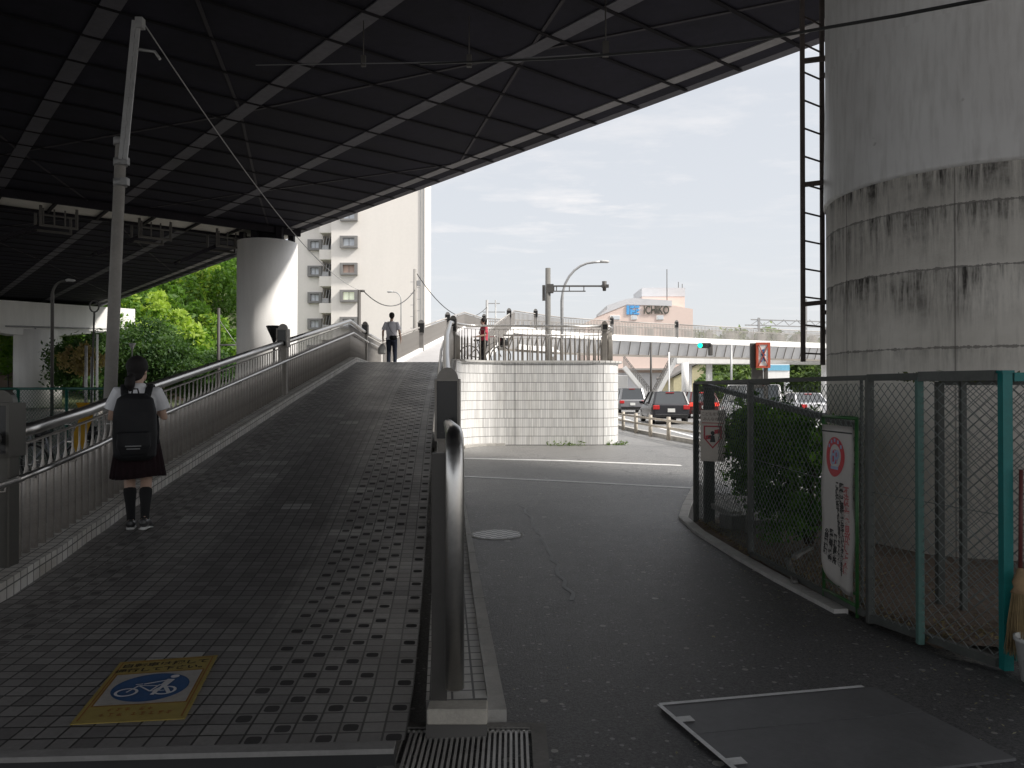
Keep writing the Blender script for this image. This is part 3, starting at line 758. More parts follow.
for x in (18.2, 20.3): mb = MB(); mb.lathe([(.33, 0), (.33, 4.3)], (x, 79.3, 0), 14); part('column', mb, M_WHITE, lb)

# ================================================================== EXPRESSWAY VIADUCT
nV = Vector((.7695, .6386, 0)); dV = Vector((-.6386, .7695, 0))
def V(p, q, z): return nV*p + dV*q + Vector((0, 0, z))
H = 8.27+EYE
vd = thing('expressway_viaduct', V(4, 30, 0), 'dark steel-girder expressway deck passing overhead', 'viaduct')
Q0, Q1 = -14, 140
# each girder is a part
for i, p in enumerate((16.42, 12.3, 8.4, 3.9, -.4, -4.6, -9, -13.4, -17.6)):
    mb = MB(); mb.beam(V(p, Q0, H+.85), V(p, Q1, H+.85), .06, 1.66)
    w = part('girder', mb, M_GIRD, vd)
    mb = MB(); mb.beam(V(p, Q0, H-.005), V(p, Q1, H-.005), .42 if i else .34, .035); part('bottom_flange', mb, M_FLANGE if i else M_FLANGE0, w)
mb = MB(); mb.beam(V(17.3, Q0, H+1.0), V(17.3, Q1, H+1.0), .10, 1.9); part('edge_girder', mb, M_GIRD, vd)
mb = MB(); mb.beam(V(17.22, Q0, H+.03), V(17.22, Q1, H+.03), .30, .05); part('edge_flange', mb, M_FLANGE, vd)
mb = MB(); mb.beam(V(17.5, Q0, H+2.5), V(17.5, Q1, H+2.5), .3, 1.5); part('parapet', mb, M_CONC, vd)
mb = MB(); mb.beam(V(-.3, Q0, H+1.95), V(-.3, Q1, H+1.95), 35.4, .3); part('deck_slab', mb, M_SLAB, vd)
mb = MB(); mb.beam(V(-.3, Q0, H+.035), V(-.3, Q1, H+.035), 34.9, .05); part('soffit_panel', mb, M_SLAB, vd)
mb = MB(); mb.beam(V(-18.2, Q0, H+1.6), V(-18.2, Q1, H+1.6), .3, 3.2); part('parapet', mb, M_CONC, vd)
# closely spaced cross ribs (every 1.7 m) and heavier cross frames
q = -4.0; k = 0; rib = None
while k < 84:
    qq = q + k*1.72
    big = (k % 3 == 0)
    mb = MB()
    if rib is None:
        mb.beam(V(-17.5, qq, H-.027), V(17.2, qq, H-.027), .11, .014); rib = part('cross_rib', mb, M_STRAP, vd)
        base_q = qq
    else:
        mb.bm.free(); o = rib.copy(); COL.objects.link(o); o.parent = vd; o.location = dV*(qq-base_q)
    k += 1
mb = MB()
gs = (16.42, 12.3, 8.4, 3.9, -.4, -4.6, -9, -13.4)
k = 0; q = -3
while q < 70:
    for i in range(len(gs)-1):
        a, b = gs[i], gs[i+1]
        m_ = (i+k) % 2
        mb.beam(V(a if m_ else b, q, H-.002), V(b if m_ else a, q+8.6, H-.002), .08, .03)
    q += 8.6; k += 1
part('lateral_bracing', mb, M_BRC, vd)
mb = MB(); mb.beam(V(1.5, 38.9, H-.02), V(17.0, 38.9, H-.02), 2.3, .34); mb.beam(V(-17.6, 38.9, H-.02), V(1.5, 38.9, H-.02), 2.3, .34)
part('cross_beam', mb, M_XBEAM, vd)
mb = MB()
for x in range(-16, 17, 2): mb.beam(V(x, 37.6, H-.06), V(x+.02, 40.2, H-.06), .10, .5)
for qq in (37.68, 40.12): mb.beam(V(-17.6, qq, H-.05), V(17, qq, H-.05), .16, .55)
part('cross_beam_frame', mb, M_GIRD, vd)
# hanging inspection ladders below the cross beam
def insp(p, label):
    r = thing('inspection_stair', V(p, 39.6, H-.3), label, 'inspection stair', 'inspection stairs hanging under the viaduct')
    mb = MB()
    for s in (0, 1.0):
        for t in (0, 1.4): mb.beam(V(p+t, 39.0+s*1.4, H-.1), V(p+t, 39.0+s*1.4, H-1.1), .09, .09)
        mb.beam(V(p, 39.0+s*1.4, H-1.05), V(p+1.4, 39.0+s*1.4, H-1.05), .08, .1)
    for t in range(4): mb.beam(V(p+.1+t*.42, 39.0, H-.30), V(p+.1+t*.42, 39.0, H-1.0), .05, .05)
    mb.beam(V(p, 39, H-.6), V(p+1.4, 39, H-.6), .05, .05)
    part('hanger_frame', mb, M_POLED, r)
    mb = MB(); a = V(p, 39.2, H-1.05); b = V(p-1.9, 38.4, H-2.1); c = dV*1.0
    mb.beam(a, b, .07, .16); mb.beam(a+c, b+c, .07, .16)
    for t in range(8): e = a.lerp(b, (t+.5)/8); mb.beam(e, e+c, .16, .05)
    part('stair_flight', mb, M_GREY if False else M_GIRD, r)
insp(5.6, 'leftmost hanging inspection stair under the viaduct, above the left street lamp')
insp(9.6, 'middle hanging inspection stair under the viaduct, right of the tall pole')
insp(13.2, 'right hanging inspection stair under the viaduct, beside the round pier top')
# ---- piers
def round_pier(c, r, top, label, jacket=None, cap=True, m=None):
    o = thing('viaduct_pier', (c[0], c[1], 0), label, 'pier', 'piers of the viaduct')
    j = jacket or 0
    if jacket:
        mb = MB(); mb.lathe([(r, -.1), (r, jacket-.001)], (c[0], c[1], 0), 96, uv=True); part('concrete_jacket', mb, M_PJ, o)
        mb = MB(); n = 96
        mb.lathe([(r*.99, jacket-.02), (r+.028, jacket+.0), (r+.028, jacket+.03), (r+.005, top*.55), (r+.005, top)], (c[0], c[1], 0), 96, uv=True); part('painted_shaft', mb, M_PP, o)
    else:
        mb = MB(); mb.lathe([(r, -.1), (r, top)], (c[0], c[1], 0), 48, uv=True); part('painted_shaft', mb, m or M_PP, o)
    if cap:
        mb = MB(); mb.lathe([(r*.55, top), (r*.55, H+.0)], (c[0], c[1], 0), 24)
        for t in range(6): a = t*PI/3+.3; mb.box((c[0]+r*.8*math.cos(a), c[1]+r*.8*math.sin(a), (top+H)/2), (.3, .3, H-top))
        part('bearing_block', mb, M_GIRD, o)
    return o
round_pier((5.05, 8.4), 1.5, H-.5, 'huge round pier at the right with stained concrete foot behind the mesh fence', jacket=3.70)
round_pier((-12.66, 39.8), 1.5, 9.2, 'white round pier left of the apartment block behind the ramp railing', m=M_WHITE)
hp = thing('hammerhead_pier', (-41, 71.5, 0), 'white hammerhead pier with wide cap at the far left under the viaduct', 'pier')
mb = MB(); mb.lathe([(1.95, 0), (1.95, 7.1)], (-43.9, 71.3, 0), 40); part('column', mb, M_WHITE, hp)
mb = MB()
q0 = 81.5
poly = [V(19.7, q0, H-.35), V(19.7, q0, H-2.1), V(17.2, q0, H-2.7), V(13.0, q0, H-3.3), V(9.5, q0, H-3.3), V(3, q0, H-2.3), V(-8, q0, H-2.3), V(-8, q0, H-.15)]
mb.extr(poly, dV*2.6); part('cap_beam', mb, M_WHITE, hp)
mb = MB(); mb.tube([V(9, 81.2, H-2.6), V(19, 81.2, H-2.4)], .08, 6); mb.tube([V(11.3, 81.2, 0.5), V(11.3, 81.2, H-2.6)], .08, 6); part('conduit', mb, M_GREY, hp)
for q0, z in ((118, H-.2),):
    round_pier(tuple(V(13, q0, 0))[:2], 1.7, H-.5, 'distant round pier farther along the viaduct behind the trees')

# ladder on the big pier
ld = thing('pier_ladder', (3.55, 9.08, 1.9), 'long rusty steel ladder fixed beside the huge round pier', 'ladder')
a = Vector((3.40, 8.99, 0)); b = Vector((3.73, 9.24, 0)); M_RUST = mat('rusty_steel', (.085, .068, .062), .75, .2, .5, 9, .3)
for s, zlo in ((a, 1.93), (b, 1.90)): mb = MB(); mb.beam(s+Vector((0, 0, zlo)), s+Vector((0, 0, 9.2)), .042, .045, up=(1, 0, 0)); part('stile', mb, M_RUST, ld)
rg = None
for k in range(22):
    z = 2.03+.33*k
    if rg is None: mb = MB(); mb.tube([a+Vector((0, 0, z)), b+Vector((0, 0, z))], .011, 6); rg = part('rung', mb, M_RUST, ld)
    else: o = rg.copy(); COL.objects.link(o); o.parent = ld; o.location = (0, 0, .33*k)
for z in (2.60, 4.00, 5.45, 6.9, 8.3):
    mb = MB(); mb.beam(a+Vector((0, 0, z)), Vector((3.9, 8.95, z+.05)), .05, .05); mb.beam(b+Vector((0, 0, z-.07)), Vector((3.95, 9.1, z-.07)), .05, .05); part('bracket', mb, M_RUST, ld)

# ================================================================== cables and poles
def catenary(a, b, sag, n=20):
    a = Vector(a); b = Vector(b); return [a.lerp(b, t/n)-Vector((0, 0, sag*4*(t/n)*(1-t/n))) for t in range(n+1)]
def cable(name, pts, r, label, m=M_CABLE, group=None):
    mb = MB(); mb.tube(pts, r, 6); return single(name, mb, m, tuple(pts[0]), label, 'cable', group, smooth=True)
pt = P(111, 380, 15); ptop = P(120, 145, 15)
pb = Vector((pt.x-.07, 15, 0))
up_ = thing('utility_pole', pb, 'leaning concrete pole with a steel extension on top, behind the left railing', 'pole')
mb = MB(); mb.tube([pb, Vector((ptop.x, 15, ptop.z))], [.125, .10], 16); part('shaft', mb, M_POLE, up_)
t2 = P(133, 22, 15.0)
mb = MB(); off = Vector((.10, -.12, 0))
for s in (-.045, .045): mb.beam(Vector((ptop.x, 15, ptop.z-.1))+off+Vector((s, 0, -.2)), t2+off+Vector((s, 0, 0)), .03, .08)
for k in range(9): c = (Vector((ptop.x, 15, ptop.z))+off).lerp(t2+off, (k+.5)/9); mb.box(c, (.09, .05, .09))
part('extension_channel', mb, M_GREY, up_)
for dz in (-.05, .35, .75):
  mb = MB(); mb.lathe([(.125, 0), (.125, .14)], (ptop.x-.01, 15, ptop.z-.45+dz-.3), 14); mb.box((ptop.x-.02+.13, 14.95, ptop.z-.67+dz), (.12, .12, .14))
  part('clamp_band', mb, mat('clamp_grey', (.3, .3, .3), .6, .4, .2, 5), up_)
mb = MB(); mb.box(t2+Vector((.16, -.1, -.05)), (.14, .14, .2)); part('cap_box', mb, M_GREY, up_); mb = MB(); mb.tube([t2+Vector((.1, -.1, -.55)), t2+Vector((.45, -.1, -.6)), t2+Vector((.55, -.1, -.75))], .03, 6); part('insulator', mb, M_GREY, up_)
P2b = Vector(((359-512)/770*45, 45, 0)); P2 = Vector((P2b.x, 45, EYE+100/770*45))
cable('guy_wire', catenary(t2+Vector((.2, -.1, 0)), P2, .9), .014, 'pale wire running from the leaning pole down towards the apartment block', M_CABLEG)
mb = MB(); mb.tube([P2b, P2], [.13, .10], 10); mb.box(P2+Vector((.15, 0, -.05)), (.35, .12, .12)); single('wooden_pole', mb, M_POLED, P2b, 'thin dark pole in front of the lit apartment window', 'pole', smooth=True)
mb = MB(); mb.tube([(P2b.x+.55, 45, 0), (P2b.x+.55, 45, 4.5)], .16, 10); single('bollard_pole', mb, M_POLED, (P2b.x+.55, 45, 0), 'short dark post beside the thin dark pole', 'pole', smooth=True)
P3b = Vector(((415-512)/770*60, 60, 0)); P3 = Vector((P3b.x, 60, EYE+121/770*60))
o = thing('utility_pole', P3b, 'grey utility pole with climbing pegs before the apartment block', 'pole')
mb = MB(); mb.tube([P3b, P3], [.2, .14], 10); part('shaft', mb, M_POLE, o)
mb = MB()
for k in range(12): mb.box((P3.x+(.22 if k % 2 else -.22), 60, P3.z-1-k*.45), (.3, .03, .03))
mb.box((P3.x+.3, 60, P3.z-1.1), (.3, .2, .4)); part('climbing_peg', mb, M_GREY, o)
cable('overhead_wire', catenary(P2+Vector((.2, 0, 0)), P3+Vector((0, 0, -1.6)), 1.1), .03, 'sagging wire between the thin dark pole and the grey utility pole')
P4b = Vector(((487-512)/770*90, 90, 0)); P4 = Vector((P4b.x, 90, EYE+90/770*90))
cable('overhead_wire', catenary(P3+Vector((.1, 0, -.3)), P4+Vector((0, 0, -.8)), 2.2), .035, 'wire running from the grey utility pole to the far pole above the ramp top')
o = thing('utility_pole', P4b, 'distant grey pole with crossarms above the top of the ramp', 'pole')
mb = MB(); mb.tube([P4b, P4], [.22, .16], 10); mb.tube([P4b+Vector((1.0, 0, 5)), P4+Vector((1.0, 0, 0))], .08, 8); part('shaft', mb, M_GREY, o)
mb = MB()
for dz in (.4, 1.4, 2.5): mb.box((P4.x+.8, 90, P4.z-dz), (2.6 if dz > 1 else 1.4, .1, .1))
part('crossarm', mb, M_GREY, o)
# thick cable across the pier, hanging below the deck
cable('power_cable', [P(420, 63, 12), P(560, 57.5, 9.6), P(700, 46, 8.2), P(780, 35, 7.5), P(830, 26, 7.0), P(900, 14, 6.4), P(1005, -6, 5.7), P(1200, -60, 4.6)], .015, 'thick black cable crossing in front of the huge round pier')
cable('thin_cable', [P(255, 64, 19), P(360, 62.5, 17), P(480, 60.5, 15.2), P(600, 52, 13)], .012, 'thin grey cable slung under the viaduct girders', mat('dull_cable', (.16, .16, .17), .6))
for x, y, Y, lab in ((363, 60, 17, 'left small hanger clip on the thin cable'), (469, 60, 15.2, 'middle small hanger clip on the thin cable'), (606, 48, 12.6, 'right small hanger clip on the thin cable')):
    mb = MB(); p = P(x, y, Y); mb.box(p, (.10, .08, .24)); mb.tube([p, p+Vector((0, 0, .9))], .012, 5); single('cable_hanger', mb, M_POLED, p, lab, 'cable clip', 'cable clips under the viaduct')

def lamp_arc(name, x, ybase_z, topy, Y, reach, r0, label, m=M_GREY, head=.55):
    b = Vector(((x-512)/770*Y, Y, 0)); zt = EYE+(390-topy)/770*Y; rch = reach
    o = thing(name, b, label, 'street lamp')
    pts = [b, b+Vector((0, 0, zt-abs(rch)*.85))]
    for k in range(1, 8):
        a = k/7*PI/2; pts.append(b+Vector((rch*.72*(1-math.cos(a)), 0, zt-abs(rch)*.85+abs(rch)*.85*math.sin(a))))
    pts.append(b+Vector((rch*.85, 0, zt+.02)))
    mb = MB(); mb.tube(pts, [r0]*2+[r0*.75]*(len(pts)-2), 8); part('pole', mb, m, o)
    mb = MB(); s = 1 if rch > 0 else -1
    e = pts[-1]; mb.tube([e, e+Vector((s*head*.25, 0, .02)), e+Vector((s*head*.8, 0, .0)), e+Vector((s*head, 0, 0))], [r0*.8, head*.17, head*.15, .02], 8); part('lamp_head', mb, mat('lamp_grey', (.45, .45, .44), .5, 0, .1, 3), o)
    return o
lamp_arc('street_lamp', 562, 0, 262, 46, 2.7, .10, 'tall curved street lamp to the right of the signal pole')
lamp_arc('street_lamp', 52, 0, 281, 26, .55, .055, 'dark curved street lamp under the viaduct at the far left', M_POLED, .3)
lamp_arc('street_lamp', 401, 0, 292, 64, -.8, .05, 'thin pale street lamp in front of the apartment block', M_GREY, .5)
# concrete pole with signal arm
b = Vector(((548-512)/770*45, 45, 0)); zt = EYE+(390-268)/770*45
o = thing('signal_pole', b, 'concrete pole with a horizontal arm reaching right beside the tall street lamp', 'pole')
mb = MB(); mb.tube([b, b+Vector((0, 0, zt))], [.19, .15], 12); part('shaft', mb, mat('weathered_pole', (.15, .145, .135), .85, 0, .25, 3), o)
za = EYE+(390-286)/770*45
mb = MB(); mb.beam(b+Vector((0, 0, za)), b+Vector((3.3, 0, za)), .08, .09); mb.beam(b+Vector((0, 0, za-.3)), b+Vector((2.2, 0, za-.3)), .06, .06)
for t in (.35, .5, 1.25, 2.1): mb.beam(b+Vector((t, 0, za)), b+Vector((t, 0, za-.3)), .05, .05)
mb.box(b+Vector((.12, 0, za-.15)), (.4, .4, .5)); mb.box(b+Vector((-.25, 0, za-.4)), (.16, .2, .9)); part('arm', mb, M_POLED, o)
mb = MB(); mb.tube([b+Vector((3.3, 0, za-.28)), b+Vector((3.3, 0, za+.28))], [.1, .14], 8); mb.box(b+Vector((3.35, 0, za)), (.4, .2, .18)); part('sensor', mb, M_POLED, o)

# ================================================================== background buildings
M_APT = mat('apartment_wall', (.80, .76, .71), .85, 0, .06, .35, streak=True)
M_APTW = mat('window_frame_grey', (.22, .215, .21), .6, 0, .15, 2)
M_GL = mat_glass('window_glass', (.62, .65, .68), .2); M_LIT = mat('lit_window', (.85, .9, .70), .4, 0, .1, 3, emit=.25)
M_PCH = mat('peach_curtain', (.55, .40, .33), .6, 0, .1, 3)
Yb = 85
def bx(x): return (x-512)/770*Yb
ap = thing('apartment_block', (bx(380), Yb, 0), 'tall cream apartment block with grey framed windows behind the ramp', 'apartment building')
mb = MB(); x0, x1 = bx(331), bx(425); mb.box(((x0+x1)/2, Yb+3, 17), (x1-x0, 6, 34)); part('main_block', mb, M_APT, ap)
mb = MB(); xa, xb = bx(286), bx(318); mb.box(((xa+xb)/2, Yb+5.0, 15.5), (xb-xa, 6, 31)); mb.box(((xb+x0)/2, Yb+7, 15.5), (x0-xb+.02, 6, 30.98)); part('side_wing', mb, M_APT, ap)
mb = MB(); mb.box((x1-.15, Yb-.06, 17), (.1, .1, 34)); mb.box((x1-.5, Yb-.06, 17), (.05, .06, 34)); part('drain_pipe', mb, M_GREY, ap)
mb = MB(); mb.box(((x0+x1)/2, Yb+3, 34.2), (x1-x0+.4, 6.4, .4)); part('roof', mb, M_CONC, ap)
def aptwin(x, z, w, h, y, m):
    f = MB()
    f.box((x, y-.12, z+h/2+.12), (w+.7, .5, .22)); f.box((x, y-.12, z-h/2-.12), (w+.7, .5, .22)); f.box((x-w/2-.18, y-.12, z), (.34, .5, h+.02)); f.box((x+w/2+.18, y-.12, z), (.34, .5, h+.02))
    fr = part('window', f, M_APTW, ap)
    g = MB(); g.box((x, y-.02, z), (w, .1, h)); pn = part('pane', g, m, fr)
    g = MB(); g.box((x, y-.10, z), (.05, .04, h)); part('mullion', g, M_APTW, fr)
mm = {3: M_LIT, 4: M_PCH}
for k in range(0, 11):
    z = EYE+(390-296)/770*Yb + (k-3)*2.98
    aptwin(bx(349), z, 1.25, .85, Yb, mm.get(k, M_GL))
    aptwin(bx(310.5), z+.05, .9, .75, Yb+2, M_GL)
    mb = MB(); xm = (bx(318)+bx(331))/2
    mb.box((xm, Yb+2.3, z-1.25), (1.5, 3.4, 1.1)); bal = part('balcony', mb, M_APT, ap)
    mb = MB(); mb.box((xm, Yb+3.96, z+.35), (1.4, .1, 2.0)); part('shadowed_door', mb, M_APTW, bal)
    mb = MB()
    for t in range(4): mb.beam((xm-.6+t*.3, Yb+1.2, z-.7), (xm-.35+t*.32, Yb+1.2, z+.9), .06, .06)
    mb.box((xm-.2, Yb+1.3, z-.35), (.7, .3, .5)); part('laundry_rack', mb, M_GREY, bal)
# pink building with lettering
Yp = 112
def px(x): return (x-512)/770*Yp
def pz(y): return EYE+(390-y)/770*Yp
M_PINK = mat('pink_render', (.74, .60, .54), .85, 0, .06, .3); M_LGREY = mat('pale_roof_panel', (.60, .60, .62), .6, 0, .08, .5)
pk = thing('pink_commercial_building', (px(640), Yp, 0), 'pink building with grey roofline and lettering beyond the footbridge', 'building')
mb = MB(); mb.extr([(px(585), Yp, -.1), (px(693), Yp, -.1), (px(693), Yp, pz(309)), (px(671), Yp, pz(305)), (px(627), Yp, pz(304)), (px(607), Yp, pz(309)), (px(597), Yp, pz(317)), (px(585), Yp, pz(323))], (0, 14, 0)); part('wall', mb, M_PINK, pk)
mb = MB(); mb.extr([(px(597), Yp-.1, pz(316.6)), (px(607), Yp-.1, pz(309.5)), (px(607), Yp-.1, pz(305.5)), (px(626), Yp-.1, pz(299)), (px(634), Yp-.1, pz(298)), (px(672), Yp-.1, pz(300.5)), (px(672), Yp-.1, pz(306)), (px(627), Yp-.1, pz(304.5))], (0, 14.2, 0)); part('roof', mb, M_LGREY, pk)
mb = MB(); mb.box(((px(647)+px(691))/2, Yp+8, (pz(284)+0)/2), (px(691)-px(647), 8, pz(284))); part('roof_tower', mb, M_PINK, pk)
mb = MB(); mb.box(((px(647)+px(691))/2, Yp+8, pz(288.5)), (px(691)-px(647)+.1, 8.1, pz(284)-pz(293))); part('tower_band', mb, M_LGREY, pk)
for x, y, w, h in ((615, 317.5, 10, 4.5), (634, 317.5, 6, 4.5), (660, 317.5, 7, 4.5)):
    mb = MB(); mb.box((px(x), Yp-.02, pz(y)), (w/770*Yp, .16, h/770*Yp)); f = part('window', mb, M_WHITE, pk)
    mb = MB(); mb.box((px(x)+.1, Yp-.06, pz(y)), (w/770*Yp*.8, .16, h/770*Yp*.8)); part('pane', mb, M_GL, f)
ML = mat('sign_dark_green_grey', (.06, .065, .05), .6)
text_obj('ICHIKO', 1.62, frame_mtx((px(656.2), Yp-.14, pz(310.3)), (1, 0, 0), (0, 0, 1)), ML, 'sign_lettering', pk, .06, stretch=.68, bold=.022)
mb = MB(); M_BLU = mat('logo_blue', (.10, .38, .75), .5)
lx0, lz0 = px(626.5), pz(314.5)
def lg(a, b, c, d): mb.box((lx0+(a+b)/2, Yp-.1, lz0+(c+d)/2), (b-a, .12, d-c))
lg(0, .42, 0, 1.3); lg(.52, 1.1, .9, 1.3); lg(.52, .85, 0, .8); lg(.85, 1.25, .3, .62); lg(1.2, 1.85, .98, 1.28); lg(1.35, 1.85, .5, .8); lg(1.0, 1.85, 0, .22); lg(1.3, 1.5, .22, .5)
part('blue_logo', mb, M_BLU, pk)
mb = MB(); mb.tube([(px(668.5), Yp+1, pz(305)), (px(668.5), Yp+1, pz(268))], .06, 6); mb.tube([(px(686), Yp+5, pz(284)), (px(686), Yp+5, pz(277))], .05, 6); mb.tube([(px(690), Yp+5, pz(284)), (px(690), Yp+5, pz(279))], .05, 6); part('mast', mb, M_POLED, pk)
mb = MB(); mb.box((px(648), Yp-.6, 4.6), (9, 1.2, .25)); part('canopy', mb, M_BARFAR, pk)
mb = MB(); mb.box((px(646), Yp-.1, 2.6), (10, .2, 3)); part('shopfront', mb, M_LGREY, pk)
# small house
Yh = 100
hs = thing('small_house', (25.5, Yh, 0), 'cream house with grey gabled roof under the footbridge', 'house')
mb = MB(); mb.extr([(21, Yh, 0), (29, Yh, 0), (29, Yh, 3.2), (25, Yh, 5.4), (21, Yh, 3.2)], (0, 8, 0)); part('wall', mb, mat('cream_wall', (.62, .56, .36), .8), hs)
mb = MB(); mb.extr([(20.3, Yh-.4, 3.0), (25, Yh-.4, 5.6), (29.7, Yh-.4, 3.0), (29.7, Yh-.4, 3.25), (25, Yh-.4, 5.95), (20.3, Yh-.4, 3.25)], (0, 8.8, 0)); part('roof', mb, mat('grey_roof', (.22, .21, .2), .8), hs)
# billboard, blue and white
o = thing('billboard', (24, 70, 0), 'blue and white billboard beyond the no-crossing sign', 'billboard')
mb = MB(); mb.box((24, 70, 3.2), (1.2*2, .15, 1.5)); part('board', mb, M_WHITE, o)
mb = MB(); mb.box((24, 69.9, 3.62), (2.4, .06, .5)); part('blue_band', mb, mat('board_blue', (.18, .45, .62), .5), o)
mb = MB(); mb.box((23.2, 70, 1.2), (.12, .12, 2.5)); mb.box((24.8, 70, 1.2), (.12, .12, 2.5)); part('leg', mb, M_GREY, o)

# catenary gantry behind the bridge
Yg = 130
g_ = thing('railway_gantry', ((770-512)/770*Yg, Yg, 0), 'grey lattice railway gantry seen above the footbridge railing', 'gantry')
xl, xr = (751-512)/770*Yg, (829-512)/770*Yg; zh, zl = EYE+(390-319.5)/770*Yg, EYE+(390-325)/770*Yg
mb = MB(); mb.beam((xl, Yg, zh), (xr, Yg, zh-.4), .18, .18); mb.beam((xl-1, Yg, zl), (xr, Yg, zl-.4), .18, .18)
n = 12
for k in range(n): 
    a = xl+(xr-xl)*k/n; b = xl+(xr-xl)*(k+1)/n; mb.beam((a, Yg, zh if k % 2 else zl), (b, Yg, zl-.2 if k % 2 else zh-.2), .1, .1)
part('lattice_beam', mb, M_GREY, g_)
for x in (759, 806): mb = MB(); xx = (x-512)/770*Yg; mb.beam((xx, Yg, 0), (xx, Yg, zh+(.3 if x < 800 else 3.4)), .35, .35, up=(1, 0, 0)); part('mast', mb, M_GREY, g_)

# ================================================================== hill, woods, trees
def hz(x, y):
    t = max(0, min(1, (y-70)/50)); e = max(0, min(1, (-28-x)/12)); return 19*(t*t*(3-2*t))*e*e*(3-2*e)
mb = MB(); rows = []
for j in range(25):
    y = 68+j*4; rows.append([mb.bm.verts.new((-130+i*4, y, hz(-130+i*4, y)-.05)) for i in range(27)])
for A, B in zip(rows, rows[1:]):
    for k in range(26): mb.bm.faces.new((A[k], A[k+1], B[k+1], B[k])).smooth = True
struct('hill', mb, mat('hill_soil', (.06, .075, .03), .95, 0, .3, .3))
rng = random.Random(5)
mb, lay = leafmb(); tr = MB()
for i in range(210):
    Y = rng.uniform(76, 122); X = Y*rng.uniform(-.66, -.33)
    z = hz(X, Y); h = rng.uniform(5.5, 8.5)
    t = rng.choice((.35, .45, .55, .7, .85, .95)) if rng.random() < .8 else 1.0
    lean = Vector((rng.uniform(-.6, .6), -rng.uniform(.2, 1.2), 0))
    nl = 420
    for k in range(nl):
        s = rng.random()**.7; rad = 1.9*math.sin(PI*min(1, .12+s*.80))+.25
        a = rng.uniform(0, 2*PI); rr = rad*math.sqrt(rng.random())
        c = Vector((X, Y, z+1.2+(h-1.2)*s)) + lean*s*s*1.5 + Vector((math.cos(a)*rr, math.sin(a)*rr, -rr*.35))
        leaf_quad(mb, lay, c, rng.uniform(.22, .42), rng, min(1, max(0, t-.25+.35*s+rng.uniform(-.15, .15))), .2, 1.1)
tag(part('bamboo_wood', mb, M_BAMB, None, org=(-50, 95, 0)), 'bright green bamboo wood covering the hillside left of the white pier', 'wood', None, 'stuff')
def tree(name, base, h, rad, label, m, seed, clumps=60, per=45, s=.16, group=None, th=.16):
    rng = random.Random(seed); b = Vector(base); o = thing(name, b, label, 'tree', group)
    t = MB(); top = b+Vector((rng.uniform(-.3, .3), 0, h*.62)); mid = b.lerp(top, .5)+Vector((rng.uniform(-.15, .15), 0, 0))
    t.tube([b, mid, top], [th, th*.8, th*.4], 8)
    for k in range(6):
        st = mid.lerp(top, rng.random()); a = rng.uniform(0, 2*PI)
        e = st+Vector((math.cos(a)*rad[0]*.7, math.sin(a)*rad[1]*.7, rng.uniform(.2, .5)*h*.5)); t.tube([st, st.lerp(e, .5)+Vector((0, 0, .1)), e], [th*.4, th*.25, th*.1], 6)
    part('trunk', t, mat('bark', (.10, .08, .065), .9, 0, .3, 6, .4), o)
    mb, lay = leafmb(); crown(mb, lay, b+Vector((0, 0, h-rad[2])), rad, clumps, per, s, rng, 0, 1, .3); part('crown', mb, m, o)
    return o
for i, (x, Y, h, r, lab) in enumerate(((-33.5, 70, 8.2, 3.6, 'dark green broadleaf tree at the hill foot, right of the hammerhead pier'), (-30.2, 67, 6.0, 3.0, 'low dark tree at the hill foot behind the schoolgirl'), (-25.5, 66, 4.8, 2.6, 'dark green tree at the hill foot between the schoolgirl and the white pier'), (-36.5, 66, 6.2, 2.8, 'dark tree in front of the hammerhead pier end'), (-21.8, 64, 3.4, 2.2, 'low bushy tree just left of the white round pier'))):
    tree('broadleaf_tree', (x, Y, 0), h, (r, r, h*.42), lab, M_TREE, 40+i, 160, 70, .17, 'dark trees at the foot of the hill')
tree('round_topped_tree', P(84, 396, 44), 3.0, (1.2, 1.2, .9), 'small yellow-brown round-topped tree below the hammerhead pier cap', mat_leaf('dry_leaves', (.16, .12, .06), (.30, .24, .12)), 71, 50, 40, .12, th=.07)
for i, (x, Y, h, r, lab) in enumerate(((27, 95, 6.5, 3.2, 'green tree under the footbridge left of the no-crossing sign'), (33.5, 100, 7.5, 3.6, 'green tree under the footbridge right of the no-crossing sign'), (38.5, 98, 7.0, 3.4, 'green tree under the footbridge just left of the ladder foot'), (42, 106, 8.2, 4, 'green tree under the footbridge behind the ladder foot'), (23.3, 88, 3.4, 2.0, 'low green tree beside the cream house'))):
    tree('garden_tree', (x, Y, 0), h, (r, r, h*.42), lab, M_FAR, 60+i, 90, 45, .32, 'green trees under the footbridge')
rng = random.Random(9); mb, lay = leafmb()
for k in range(70):
    X = rng.uniform(38, 130); Y = 180+rng.uniform(0, 20); crown(mb, lay, (X, Y, rng.uniform(7, 13.5)), (5, 4, 4), 9, 26, .8, rng)
tag(part('distant_wood', mb, mat_leaf('hazed_leaves', (.16, .19, .16), (.24, .28, .22)), None, org=(60, 190, 0)), 'distant hazy tree line behind the railway gantry', 'wood', None, 'stuff')  # haze is put into the greyed leaf colours

